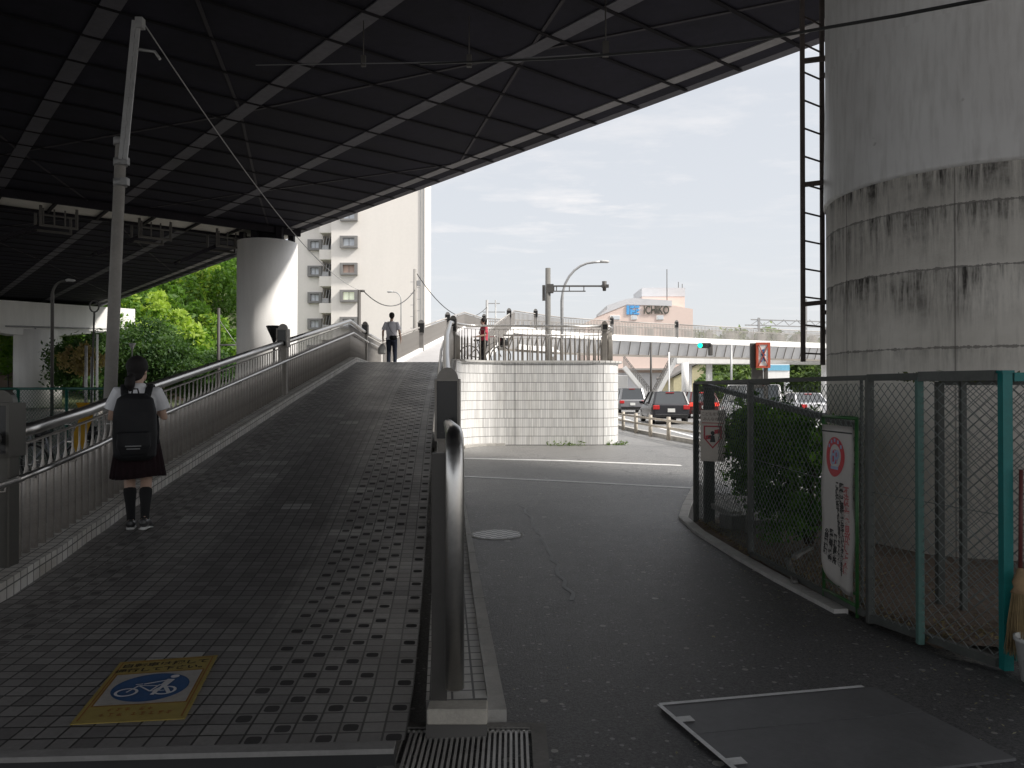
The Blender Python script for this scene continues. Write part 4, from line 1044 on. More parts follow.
# ================================================================== left yard under the viaduct
def chain_panel(mb, a, b, h, z0, cell=.07, r=.0022):
    """diamond mesh of real wires between a and b"""
    a = Vector(a); b = Vector(b); ln = (b-a).length; d = (b-a)/ln
    def seg(s0, z_0, s1, z_1, k):
        # clip in s to [0,ln]
        if s1 < s0: s0, z_0, s1, z_1 = s1, z_1, s0, z_0
        if s1 <= 0 or s0 >= ln: return
        if s0 < 0: z_0 += (z_1-z_0)*(-s0)/(s1-s0); s0 = 0
        if s1 > ln: z_1 = z_0+(z_1-z_0)*(ln-s0)/(s1-s0); s1 = ln
        if s1-s0 < .01: return
        nrm = Vector((d.y, -d.x, 0))*(.002*k)
        mb.tube([a+d*s0+nrm+Vector((0, 0, z0+z_0)), a+d*s1+nrm+Vector((0, 0, z0+z_1))], r, 3, cap=False)
    n = int((ln+h)/cell)+1
    for k in range(n):
        s = -h+k*cell; seg(s, 0, s+h, h, 1); seg(s+h, 0, s, h, -1)
M_GRF = mat('green_fence_post', (.01, .09, .065), .5, 0, .2, 4)
def mesh_fence(name, pts, h, label, m_post, m_wire, rp=.03, cell=.07, wr=.0022, top=True):
    o = thing(name, pts[0], label, 'fence')
    for p in pts: mb = MB(); mb.tube([Vector(p), Vector(p)+Vector((0, 0, h))], rp, 8); part('post', mb, m_post, o)
    mb = MB()
    for a, b in zip(pts, pts[1:]): mb.tube([Vector(a)+Vector((0, 0, h)), Vector(b)+Vector((0, 0, h))], rp*.8, 8)
    part('top_rail', mb, m_post, o)
    mb = MB()
    for a, b in zip(pts, pts[1:]): chain_panel(mb, a, b, h-.08, .05, cell, wr)
    part('wire_mesh', mb, m_wire, o)
    return o
mesh_fence('green_mesh_fence', [(-12.4, 17.5, 0), (-10.9, 17.0, 0), (-9.6, 16.6, 0), (-8.3, 16.2, 0), (-7.3, 15.9, 0)], 1.63, 'green mesh fence in the yard left of the ramp', M_GRF, M_WIREG, .035, .09, .004)
for k, (x, y, Y, h, lab) in enumerate(((97, 390, 40, 2.9, 'white pole left of the leaning concrete pole'), (92, 390, 30, 1.3, 'short grey pole in the yard below the dry tree'), (86, 390, 33, 1.9, 'thin post carrying a round sign in the yard'))):
    b = Vector(((x-512)/770*Y, Y, 0)); mb = MB(); mb.tube([b, b+Vector((0, 0, EYE+h))], .06, 8); single('yard_pole', mb, M_WHITE if k == 0 else M_GREY, b, lab, 'pole', 'poles in the yard', smooth=True)
# pole with a looped lamp
b = Vector(((94-512)/770*20, 20, 0)); o = thing('loop_lamp', b, 'dark lamp on a thin bent post left of the leaning pole', 'lamp')
mb = MB(); zt = EYE+(390-312)/770*20; mb.tube([b+Vector((-.1, 0, 0)), b+Vector((-.05, 0, 2)), b+Vector((.0, 0, zt))], .025, 8); part('post', mb, M_POLED, o)
mb = MB(); mb.tube([b+Vector((.12*math.sin(t*PI/6), 0, zt+.15-.15*math.cos(t*PI/6))) for t in range(13)], .02, 6); part('loop', mb, M_POLED, o)
def cone_lamp(x, y, Y, s, label, m):
    b = Vector(((x-512)/770*Y, Y, 0)); zt = EYE+(390-y)/770*Y
    o = thing('garden_lamp', b, label, 'lamp', 'cone lamps')
    mb = MB(); mb.tube([b, b+Vector((0, 0, zt-.3*s))], .03*s, 8); part('post', mb, m, o)
    mb = MB(); mb.lathe([(.03*s, zt-.42*s), (.07*s, zt-.30*s), (.17*s, zt-.08*s), (.17*s, zt-.05*s)], (b.x, b.y, 0), 20); part('shade', mb, m, o)
    mb = MB(); mb.lathe([(.19*s, zt-.048*s), (.19*s, zt-.01*s), (.05*s, zt)], (b.x, b.y, 0), 20); part('cap', mb, m, o)
cone_lamp(274, 325.5, 19, 1.0, 'dark cone lamp beside the steel pillar halfway up the ramp', M_PANEL)
cone_lamp(132, 343, 34, .8, 'pale cone lamp seen above the head of the schoolgirl', M_GREY)
# old wooden pole at the hill foot
b = Vector(((218.5-512)/770*50, 50, 0)); o = thing('wooden_pole', b, 'dark wooden pole before the bamboo hill left of the white pier', 'pole')
mb = MB(); mb.tube([b, b+Vector((0, 0, EYE+(390-308)/770*50))], [.13, .1], 8); part('shaft', mb, M_POLED, o)
mb = MB(); e = b+Vector((0, 0, EYE+(390-345)/770*50)); mb.tube([e, e+Vector((1.2, 0, .0)), e+Vector((1.5, 0, .15))], .06, 6); mb.tube([b+Vector((0, 0, 6.2)), e+Vector((1.2, 0, 0))], .02, 5); part('arm', mb, M_GREY, o)
# brown panel fence behind the yard
o = thing('brown_panel_fence', (-46, 78, 0), 'dull brown panel fence at the back of the yard under the viaduct', 'fence')
mb = MB()
for k in range(14): mb.box((-60+k*2.0, 78-.02*(k % 2), 1.7), (1.96, .08, 3.4)); 
part('panel', mb, mat('brown_panel', (.15, .11, .085), .85, 0, .3, 1), o)
for k in range(15): mb = MB(); mb.box((-61+k*2.0, 77.9, 1.75), (.1, .1, 3.5)); part('post', mb, M_POLED, o)
mb = MB(); mb.box((-62, 84, 3.5), (22, 4, 7)); single('dark_shed', mb, mat('shed_dark', (.12, .11, .10), .9, 0, .3, .5), (-62, 84, 0), 'dark plain building behind the hammerhead pier', 'building')
# yellow banner
mb = MB(); c = P(82, 418, 12.5)
for k in range(6):
    t0, t1 = k/6, (k+1)/6
    f = lambda t: Vector((c.x+.04*math.sin(t*7), c.y+.05*math.sin(t*5), c.z+.25-.8*t))
    a, b2 = f(t0), f(t1); mb.face([a+Vector((-.1, 0, 0)), a+Vector((.12, 0, 0)), b2+Vector((.12, 0, 0)), b2+Vector((-.1, 0, 0))])
bn = thing('yellow_banner', (c.x, c.y, 0), 'small yellow banner on a post seen through the left railing', 'banner')
bmesh.ops.solidify(mb.bm, geom=list(mb.bm.faces), thickness=.004)
part('cloth', mb, mat('yellow_cloth', (.50, .30, .02), .8, 0, .2, 5), bn)
mb = MB(); mb.tube([(c.x, c.y+.08, 0), (c.x, c.y+.08, c.z+.28)], .015, 6); part('post', mb, M_GREY, bn)

# ---- bicycles (built at the origin, wheels along x)
M_TYRE = MATS['black_rubber']; M_SPK = M_STEEL
def bicycle(loc, rzz, label, frame_col, group):
    o = thing('bicycle', (0, 0, 0), label, 'bicycle', group)
    fm = mat('bike_paint_%s' % frame_col[0], frame_col[1], .4)
    for wx in (-.52, .52):
        mb = MB(); mb.tube([(wx+.33*math.cos(t*PI/12), 0, .33+.33*math.sin(t*PI/12)) for t in range(25)], .018, 6, cap=False); w = part('wheel', mb, M_TYRE, o)
        mb = MB()
        for t in range(10): mb.tube([(wx, 0, .33), (wx+.32*math.cos(t*PI/5), 0, .33+.32*math.sin(t*PI/5))], .002, 3)
        mb.tube([(wx, -.04, .33), (wx, .04, .33)], .02, 8); part('spokes', mb, M_SPK, w)
    mb = MB()
    for a, b in (((-.52, 0, .33), (-.12, 0, .28)), ((-.12, 0, .28), (-.25, 0, .80)), ((-.12, 0, .28), (.36, 0, .72)), ((-.52, 0, .33), (-.22, 0, .68)), ((.36, 0, .88), (.40, 0, .62)), ((.40, 0, .62), (.52, 0, .33)), ((-.2, 0, .55), (.34, 0, .80))): mb.tube([a, b], .016, 6)
    part('frame', mb, fm, o)
    mb = MB(); mb.box((-.26, 0, .84), (.24, .14, .06)); mb.bevel(.02, 2); part('saddle', mb, M_BLACK, o)
    mb = MB(); mb.tube([(.22, -.27, .98), (.34, -.16, .98), (.35, 0, .92), (.34, .16, .98), (.22, .27, .98)], .012, 6); part('handlebar', mb, M_STEEL, o)
    mb = MB(); mb.loft([(.60, 0, .68, .13, .15), (.62, 0, .93, .17, .19)], 4); part('basket', mb, M_PANEL, o)
    mb = MB(); mb.box((-.55, 0, .72), (.34, .14, .02)); mb.tube([(-.52, .05, .33), (-.6, .05, .71)], .008, 5); part('carrier', mb, M_STEEL, o)
    o.location = loc; o.rotation_euler = (0, 0, rzz); ORG[o.name] = Vector(loc)
    return o
GBK = 'bicycles parked in the yard'
b0 = bicycle((-8.0, 13.6, 0), 1.2, 'parked bicycle nearest to the yellow banner in the yard', ('grey', (.25, .26, .28)), GBK)
for k, (x, y, r_, lab) in enumerate(((-8.7, 13.4, 1.3, 'parked bicycle left of the yellow banner'), (-9.4, 13.2, 1.25, 'parked bicycle third from the yellow banner'), (-10.1, 13.2, 1.35, 'leftmost parked bicycle behind the first steel pillar'), (-7.3, 13.8, 1.2, 'parked bicycle just right of the yellow banner'), (-6.7, 14.4, 1.25, 'rightmost parked bicycle, behind the schoolgirl'))):
    copy_tree(b0, (x, y, 0), r_, lab, GBK)

# ================================================================== right yard: fence, signs, bush
FZ = 1.685
fx = [(2.22, 9.3), (2.27, 7.33), (2.46, 5.3), (2.57, 4.85), (2.82, 4.45)]
fen = thing('chain_link_fence', (2.4, 6, 0), 'dark chain link fence with old posts in front of the huge round pier', 'fence')
def fpost(x, y, w, m, lab=None, zb=0, t=FZ): mb = MB(); mb.box((x, y, (t+zb)/2), (w, w, t-zb)); mb.bevel(.004, 1); return part('post', mb, m, fen, label=lab)
fpost(2.22, 9.3, .06, M_DFEN); fpost(2.27, 7.33, .05, M_DFEN); fpost(2.46, 5.3, .046, M_DFEN); fpost(2.57, 4.86, .040, M_TEALF, 'faded green post')
fpost(2.34, 9.15, .11, M_DFEN); fpost(3.08, 5.55, .05, M_DFEN, t=1.66); fpost(3.16, 5.4, .04, M_DFEN, t=1.66); fpost(2.55, 5.62, .02, M_DFEN); fpost(2.6, 8.4, .06, M_DFEN)
mb = MB()
for a, b in zip(fx[:3], fx[1:3]): mb.beam((a[0], a[1], FZ), (b[0], b[1], FZ), .045, .035)
mb.beam((2.46, 5.3, FZ), (2.57, 4.85, FZ), .045, .045); mb.beam((2.57, 4.85, FZ), (2.80, 4.45, FZ), .05, .06)
mb.beam((2.46, 5.3, .04), (2.80, 4.45, .03), .04, .05); mb.beam((2.27, 7.33, .05), (2.44, 5.35, .05), .03, .04)
part('rail', mb, M_DFEN, fen)
mb = MB(); mb.beam((2.30, 9.2, 1.66), (2.62, 5.75, 1.32), .05, .05); part('diagonal_brace', mb, M_DFEN, fen)
mb = MB()
for a, b in zip(fx, fx[1:]): chain_panel(mb, (a[0], a[1], 0), (b[0], b[1], 0), FZ-.1, .06, .072, .0029)
chain_panel(mb, (2.22, 9.3, 0), (3.3, 9.9, 0), FZ-.1, .06, .072, .0029)
chain_panel(mb, (3.08, 5.55, 0), (4.6, 5.1, 0), FZ-.1, .06, .072, .0029)
mb.tube([(2.27, 7.33, .95), (2.46, 5.3, .90)], .003, 4); mb.tube([(2.46, 5.3, .90), (2.8, 4.45, .88)], .003, 4)
part('wire_mesh', mb, M_WIRE, fen)
mb = MB(); mb.beam((2.22, 9.3, FZ), (3.3, 9.9, FZ), .04, .04); mb.beam((3.08, 5.55, FZ-.03), (4.6, 5.1, FZ-.03), .04, .04); part('rear_rail', mb, M_DFEN, fen)
tf = thing('teal_mesh_fence', (2.84, 4.42, 0), 'bright teal fence frame with mesh at the right edge', 'fence')
mb = MB(); mb.box((2.83, 4.42, .85), (.055, .05, 1.70)); mb.box((2.83, 4.42, 1.705), (.07, .065, .015)); part('post', mb, M_TEAL, tf)
mb = MB(); mb.beam((2.87, 4.42, 1.675), (4.6, 4.35, 1.675), .05, .05); part('rail', mb, M_TEAL, tf)
mb = MB(); mb.beam((2.87, 4.42, .08), (4.6, 4.35, .08), .05, .05); part('bottom_rail', mb, M_TEALF, tf)
mb = MB(); mb.box((4.6, 4.35, .85), (.07, .07, 1.7)); part('post', mb, M_TEAL, tf)
mb = MB(); chain_panel(mb, (2.87, 4.42, 0), (4.56, 4.35, 0), 1.56, .1, .072, .0029); part('wire_mesh', mb, M_WIRE, tf)
# bush
rng = random.Random(21)
bs_ = thing('leafy_shrub', (3.0, 7.8, 0), 'dense green shrub pressing against the chain link fence left of the pier', 'shrub')
mb, lay = leafmb()
def clumpy(c, rad, n, per, s, t0, t1):
    crown(mb, lay, c, rad, n, per, s, rng, t0, t1, .2, 1.1, .5)
clumpy((2.72, 7.75, .75), (.42, .9, .72), 170, 60, .028, 0, .75)
clumpy((2.74, 8.4, 1.12), (.40, .8, .34), 90, 55, .028, .3, 1)  # upper clumps take lighter leaf tones, sunlit top painted in
clumpy((2.78, 7.5, 1.10), (.32, .6, .30), 80, 55, .028, .2, 1)
clumpy((2.55, 8.5, .95), (.22, .35, .55), 30, 40, .03, .2, 1)
clumpy((2.75, 8.6, 1.42), (.18, .3, .16), 14, 30, .03, .4, 1)
part('foliage', mb, M_BUSH, bs_)
mb = MB()
for k in range(12):
    a = rng.uniform(0, 2*PI); e = Vector((3.0+.4*math.cos(a), 7.8+.6*math.sin(a), rng.uniform(.7, 1.3))); mb.tube([(3.0, 7.8, 0), Vector((3.0, 7.8, 0)).lerp(e, .5)+Vector((0, 0, .15)), e], [.025, .016, .006], 6)
part('stem', mb, mat('shrub_bark', (.07, .055, .04), .9, 0, .3, 6), bs_)
mb, lay = leafmb()
for k in range(220): leaf_quad(mb, lay, (rng.uniform(2.75, 3.6), rng.uniform(5.2, 5.6), 1.67+abs(rng.gauss(0, .02))), .03, rng, rng.random()*.5, 1)
single('fallen_leaves', mb, mat_leaf('dry_vine', (.05, .06, .03), (.14, .15, .08)), (3.1, 5.4, 1.67), 'thin dry vine lying along the fence top before the pier', 'vine')
# leaf litter and rubble inside the yard
mb, lay = leafmb()
for k in range(2600):
    Y = rng.uniform(4.8, 9.2); X = interp([(4.8, 2.6), (5.5, 2.46), (7.4, 2.22), (9.3, 2.2)], Y)+abs(rng.gauss(0, .45))
    leaf_quad(mb, lay, (X, Y, .03+rng.random()*.03), .02, rng, rng.random(), 2)
tag(part('leaf_litter', mb, mat_leaf('litter', (.10, .07, .045), (.30, .24, .17)), None, org=(2.6, 7, 0)), 'brown leaf litter on the soil inside the fence', 'leaf litter', None, 'stuff')
for i, (x, y, z, sx, sy, sz, r_, m, lab) in enumerate(((2.48, 9.0, .22, .20, .5, .06, .3, M_CONC, 'pale concrete slab propped near the leftmost fence post'), (2.5, 8.7, .10, .25, .2, .2, .5, M_CONCD, 'grey concrete block on the soil by the leftmost fence posts'), (2.75, 8.45, .10, .34, .2, .18, .2, M_CONCD, 'brown-grey block behind the diagonal brace'), (2.75, 7.3, .06, .5, .06, .05, .9, M_CONCD, 'short plank lying on the soil under the shrub'), (2.42, 6.7, .04, .9, .05, .03, 1.3, M_CONCD, 'long thin board lying just inside the fence'))):
    mb = MB(); mb.box((x, y, z), (sx, sy, sz), rz=r_, rx=.12 if i == 0 else 0); mb.bevel(.008, 1); single('rubble_block' if i < 3 else 'loose_board', mb, m, (x, y, 0), lab, 'rubble')
# no-entry style banner in a green tube frame
o3 = Vector((2.36, 5.86, 0)); 
bn = thing('banner_sign', (2.42, 5.7, 0), 'tall white banner in a green tube frame with a round red emblem', 'sign')
pl = Vector((2.385, 5.82, 0)); pr = Vector((2.53, 5.42, 0)); dirb = (pr-pl).normalized()
pl = Vector((2.36, 5.83, 0)); wdt = .36
pr = Vector((2.425, 5.42, 0)); pl = Vector((2.385, 5.90, 0)); dirb = (pr-pl).normalized(); wdt = (pr-pl).length
nb = Vector((dirb.y, -dirb.x, 0)); 
if nb.x > 0: nb = -nb
mb = MB()
for p in (pl, pr): mb.tube([p, p+Vector((0, 0, 1.40))], .013, 8)
for z in (.08, 1.40): mb.tube([pl+Vector((0, 0, z)), pr+Vector((0, 0, z))], .013, 8)
mb.tube([pl+Vector((0, 0, .16)), pr+Vector((0, 0, .16))], .009, 8)
part('tube_frame', mb, M_GREEN, bn)
mb = MB(); rows = []; nx, nz_ = 10, 22
def bpt(s, t):
    # s across 0..1, t up 0..1
    z = .15+1.19*t; wv = .012*math.sin(s*9+t*4)*(1-t)+.006*math.sin(t*13)
    s2 = .03+.94*s; z += -.05*math.sin(s*3)*(1-t)**3 + (.10*(1-s))*(1-t)**4
    return pl+dirb*wdt*s2+nb*(.018+wv)+Vector((0, 0, z))
for j in range(nz_+1): rows.append([mb.bm.verts.new(bpt(i/nx, j/nz_)) for i in range(nx+1)])
for A, B in zip(rows, rows[1:]):
    for k in range(nx): mb.bm.faces.new((A[k], A[k+1], B[k+1], B[k])).smooth = True
bmesh.ops.solidify(mb.bm, geom=list(mb.bm.faces), thickness=.002)
cl = part('banner_cloth', mb, mat('white_vinyl', (.66, .64, .62), .5, 0, .08, 3), bn)
def wrap(me_obj, lift=.004):
    """lay flat artwork (x across 0..wdt, y up 0..1.1) on the rippling cloth"""
    for v in me_obj.data.vertices:
        s = v.co.x/wdt; t = v.co.y/1.10; v.co = bpt((s-.03)/.94, t)+nb*(lift+v.co.z) - ORG[bn.name]
def flat(name, mbx, m, lift=.004):
    me = bpy.data.meshes.new(name); mbx.bm.to_mesh(me); mbx.bm.free(); me.materials.append(m)
    o = bpy.data.objects.new(name, me); COL.objects.link(o); o.parent = cl; wrap(o, lift); return o
def ring2d(mb, c, r0, r1, n=40, sx=1, sy=1):
    for k in range(n):
        a, b = 2*PI*k/n, 2*PI*(k+1)/n
        pts = [(c[0]+r*math.cos(t)*sx, c[1]+r*math.sin(t)*sy, 0) for r, t in ((r1, a), (r1, b), (r0, b), (r0, a))]
        if r0 == 0: pts = pts[:3]
        mb.face(pts)
M_REDP = mat('red_print', (.55, .05, .06), .5, 0, .1, 5); M_BLKP = mat('black_print', (.03, .03, .03), .5); M_BLUP = mat('pale_blue_print', (.33, .42, .60), .5); M_REDD = mat('faded_red_print', (.5, .16, .16), .5)
# dir: text is read from the path side, so the print runs pl -> pr
mbx = MB(); ring2d(mbx, (.21, .885), .085, .135); ring2d(mbx, (.21, .885), .0, .05, sx=1.0); flat('round_emblem', mbx, M_REDP, .004)
mbx = MB()
for k in range(5): a = PI*(.22+.14*k); mbx.face([(.21+.112*math.cos(a)-.012, .885+.112*math.sin(a)-.012, 0), (.21+.112*math.cos(a)+.012, .885+.112*math.sin(a)-.012, 0), (.21+.112*math.cos(a)+.012, .885+.112*math.sin(a)+.012, 0), (.21+.112*math.cos(a)-.012, .885+.112*math.sin(a)+.012, 0)])
ring2d(mbx, (.185, .87), .022, .04); ring2d(mbx, (.24, .90), .018, .034); mbx.face([(.15, .80, 0), (.27, .80, 0), (.27, .82, 0), (.15, .82, 0)])
for k in range(3): mbx.face([(.16+.04*k, .84, 0), (.175+.04*k, .84, 0), (.175+.04*k, .93, 0), (.16+.04*k, .93, 0)])
flat('emblem_print', mbx, M_BLUP, .0055)
mbx = MB()
mbx.face([(.02, 1.05, 0), (wdt-.02, 1.05, 0), (wdt-.02, 1.06, 0), (.02, 1.06, 0)]); flat('hem_line', mbx, M_BLKP, .004)
def vtext(s, size, x, ytop, m, name='printed_text'):
    body = '\n'.join(s)
    o = text_obj(body, size, Matrix.Translation((x, ytop, 0)), m, name, None, .0005, spacing=.80, bold=.0022)
    ys = [v.co.y for v in o.data.vertices]; 
    if ys:
        d = ytop-max(ys)
        for v in o.data.vertices: v.co.y += d
    o.parent = cl; wrap(o, .005); return o
vtext('不法投棄を見かけた方は', .064, .385, .70, M_REDD); vtext('警察に通報させていただきます', .054, .325, .72, M_BLKP); vtext('この場所での放置や立入りを', .054, .265, .72, M_BLKP)
vtext('管理事務所', .050, .20, .36, M_BLKP); vtext('警察署自治会', .046, .145, .38, M_BLKP); vtext('公園管理課', .046, .09, .37, M_BLKP)
# shield sign on the fence
sg = thing('shield_sign', (2.27, 8.6, .8), 'cream plate with a red bordered shield hanging on the fence', 'sign')
c = Vector((2.235, 8.75, 1.18)); ux = Vector((.62, -.78, 0)).normalized(); nz3 = Vector((-.78, -.62, 0)).normalized()
ux = Vector((.85, -.52, 0)).normalized(); nz3 = Vector((-.52, -.85, 0)).normalized()
Ms = frame_mtx(P(717, 0, 8.8)*0+Vector((2.195, 8.42, 1.10)), ux, (0, 0, 1))
mb = MB(); mb.box((0, 0, 0), (.27, .56, .006)); mb.xform(Ms); plt = part('plate', mb, mat('cream_plate', (.55, .49, .43), .55, 0, .15, 5), sg)
M_SHR = mat('shield_red', (.42, .05, .06), .5)
mb = MB(); sh = [(-.10, .11), (.10, .11), (.10, -.03), (.0, -.14), (-.10, -.03)]
si = [(x*.84, y*.86) for x, y in sh]
for k in range(5): a, b, c2, d = sh[k], sh[(k+1) % 5], si[(k+1) % 5], si[k]; mb.face([(a[0], a[1], .006), (b[0], b[1], .006), (c2[0], c2[1], .006), (d[0], d[1], .006)])
for (x, y) in ((-.05, -.02), (.05, .045)): mb.face([(x-.03, y-.025, .006), (x+.03, y-.015, .006), (x+.03, y+.03, .006), (x-.03, y+.02, .006)])
mb.face([(-.12, .135, .006), (.12, .135, .006), (.12, .143, .006), (-.12, .143, .006)])
mb.xform(Ms); part('shield_emblem', mb, M_SHR, plt)
mb = MB(); ring2d(mb, (0, .03), 0, .022, 16)
mb.face([(-.03, -.07, 0), (.03, -.07, 0), (.02, .0, 0), (-.02, .0, 0)]); mb.face([(-.05, -.03, 0), (.02, .01, 0), (.02, .02, 0), (-.05, -.01, 0)])
mb.xform(Ms @ Matrix.Translation((0, 0, .007))); part('figure_emblem', mb, M_BLKP, plt)
text_obj('こどもを守る家', .034, Ms @ Matrix.Translation((0, .235, .006)), mat('brown_print', (.12, .07, .06), .5), 'printed_text', plt, .0005) if False else None
t_ = text_obj('こどもを守る', .042, Ms @ Matrix.Translation((0, .235, .006)), mat('brown_print', (.12, .07, .06), .5), 'printed_text', None, .0005)
t_.data.transform(Matrix.Translation(-ORG[sg.name])); t_.parent = plt
t_ = text_obj('みんなの目', .042, Ms @ Matrix.Translation((0, .18, .006)), mat('brown_print', (.12, .07, .06), .5), 'printed_text', None, .0005)
t_.data.transform(Matrix.Translation(-ORG[sg.name])); t_.parent = plt
# broom and bucket
bm_ = thing('straw_broom', (2.86, 4.33, 0), 'straw broom with a reddish stick leaning on the teal fence', 'broom')
cb = Vector((2.86, 4.34, 0))
mb = MB(); mb.tube([cb+Vector((0, 0, .58)), cb+Vector((.02, .02, 1.15))], .011, 8); part('stick', mb, mat('red_stick', (.13, .035, .03), .6, 0, .2, 8), bm_)
mb = MB(); rng = random.Random(2)
mb.loft([(cb.x, cb.y, .60, .012, .012), (cb.x, cb.y, .56, .028, .026), (cb.x, cb.y, .52, .045, .03), (cb.x, cb.y, .49, .035, .028), (cb.x, cb.y, .46, .055, .035)], 14); part('binding', mb, mat('straw_binding', (.30, .20, .11), .9, 0, .3, 30, .5), bm_)
mb = MB()
for k in range(260):
    a = rng.uniform(0, 2*PI); r = math.sqrt(rng.random()); x, y = math.cos(a)*r, math.sin(a)*r
    mb.tube([cb+Vector((x*.045, y*.03, .47)), cb+Vector((x*.075, y*.045, .28)), cb+Vector((x*.085+rng.gauss(0, .006), y*.055+rng.gauss(0, .004), .10+rng.uniform(0, .05)))], [.0022, .0022, .0012], 3, cap=False)
part('bristles', mb, mat('straw', (.34, .25, .13), .9, 0, .3, 20), bm_)
bk = thing('white_bucket', (2.87, 4.2, 0), 'white plastic bucket under the straw broom', 'bucket')
mb = MB(); n = 28; mb.lathe([(.085, .0), (.115, .22), (.122, .22), (.122, .24), (.108, .24), (.08, .015)], (2.87, 4.2, .01), n); part('tub', mb, mat('white_plastic', (.68, .68, .66), .4, 0, .08, 8), bk)
mb = MB(); mb.tube([(2.87+.12*math.cos(t*PI/8), 4.2-.02, .235+.02-.06*math.sin(t*PI/8)) for t in range(9)], .004, 5); part('handle', mb, M_GREY, bk)

# litter blown against the kerb and scattered over the asphalt
rng = random.Random(77); mb, lay = leafmb()
for k in range(900):
    Y = rng.uniform(3.4, 12); e = interp([(3.4, 2.9), (5.5, 2.3), (8.6, 2.03), (10.6, 2.3), (12.6, 2.9)], Y)
    X = e-abs(rng.gauss(0, .22)) if rng.random() < .55 else rng.uniform(cx(Y)+.3, e)
    leaf_quad(mb, lay, (X, Y, .0), rng.choice((.006, .008, .012)), rng, rng.random(), 8, rng.uniform(.6, 1.4))
tag(part('ground_litter', mb, mat_leaf('pale_litter', (.16, .13, .09), (.50, .47, .40)), None, org=(1.5, 7, 0)), 'small pale leaves and crumbs scattered over the asphalt path', 'litter', None, 'stuff')

# no-crossing sign beyond the fence
Yn = 21.0
def nx_(x): return (x-512)/770*Yn
def nzv(y): return EYE+(390-y)/770*Yn
ns = thing('no_crossing_sign', (nx_(760), Yn, 0), 'red framed sign with a blue walking figure on dark posts above the fence', 'sign')
x0, x1, z0, z1 = nx_(756), nx_(770), nzv(368), nzv(342.5)
mb = MB(); w = x1-x0; fr = .06
for c_, d_ in ((((x0+fr/2), Yn, (z0+z1)/2), (fr, .08, z1-z0)), (((x1-fr/2), Yn, (z0+z1)/2), (fr, .08, z1-z0)), (((x0+x1)/2, Yn, z1-fr/2), (w-2*fr, .08, fr)), (((x0+x1)/2, Yn, z0+fr/2), (w-2*fr, .08, fr))): mb.box(c_, d_)
part('red_frame', mb, mat('orange_red', (.55, .10, .05), .5, 0, .1, 4), ns)
mb = MB(); mb.box(((x0+x1)/2, Yn, (z0+z1)/2), (w-2*fr, .05, z1-z0-2*fr)); brd = part('board', mb, M_WHITE, ns)
mb = MB(); cxs, czs = (x0+x1)/2, (z0+z1)/2; yf = Yn-.035
def flatbox(a, b, t): mb.beam((a[0], yf, a[1]), (b[0], yf, b[1]), .02, t)
mb.tube([(cxs, yf-.01, czs+.13), (cxs, yf+.01, czs+.13)], .035, 12); flatbox((cxs, czs+.09), (cxs-.005, czs-.04), .06); flatbox((cxs, czs-.02), (cxs-.05, czs-.18), .03); flatbox((cxs, czs-.02), (cxs+.05, czs-.17), .03); flatbox((cxs, czs+.07), (cxs+.06, czs-.01), .022); flatbox((cxs, czs+.07), (cxs-.06, czs), .022)
part('walking_figure', mb, mat('sign_blue', (.04, .14, .35), .5), brd)
mb = MB(); yf = Yn-.045; flatbox((x0+fr, z1-fr), (x1-fr, z0+fr), .018); flatbox((x0+fr, z0+fr), (x1-fr, z1-fr), .018); part('red_cross', mb, mat('orange_red', (.55, .10, .05)), brd)
mb = MB(); mb.box((nx_(754), Yn+.10, nzv(355.5)), (.14, .10, .68)); mb.box((nx_(754.8), Yn+.1, nzv(375)/2), (.10, .08, nzv(360))); mb.box((nx_(767), Yn+.1, nzv(375)/2), (.10, .08, nzv(360))); mb.box((nx_(760.5), Yn+.1, nzv(379)), (.2, .03, .5)); part('post', mb, M_POLED, ns)

# traffic light hung beside the bridge
Yt = 62
def T_(x, y): return Vector(((x-512)/770*Yt, Yt, EYE+(390-y)/770*Yt))
tl = thing('traffic_light', T_(704, 348), 'traffic light showing green below the footbridge fascia', 'traffic light')
c = T_(703.5, 345.5); mb = MB(); mb.box(c+Vector((.1, 0, 0)), (1.15, .22, .42)); mb.bevel(.08, 2); hs_ = part('housing', mb, M_POLED, tl)
for k, (dx, m) in enumerate(((-.3, mat('green_lens', (.0, .8, .42), .4, emit=2.2)), (.08, M_PANEL), (.42, M_PANEL))):
    mb = MB(); mb.tube([c+Vector((dx, -.12, 0)), c+Vector((dx, -.15, 0))], .19 if k == 0 else .15, 16); part('lens', mb, m, hs_)
mb = MB(); mb.box(T_(710.5, 350), (.34, .3, .9)); mb.bevel(.06, 1); part('pedestrian_housing', mb, M_POLED, tl)
mb = MB(); mb.beam(T_(704, 345), T_(704, 345)+Vector((2.2, 0, 0)), .08, .08); mb.tube([T_(704, 345)+Vector((2.2, 0, 0)), Vector((T_(704, 345).x+2.2, Yt, 0))], .09, 8); part('mounting_pole', mb, M_GREY, tl)

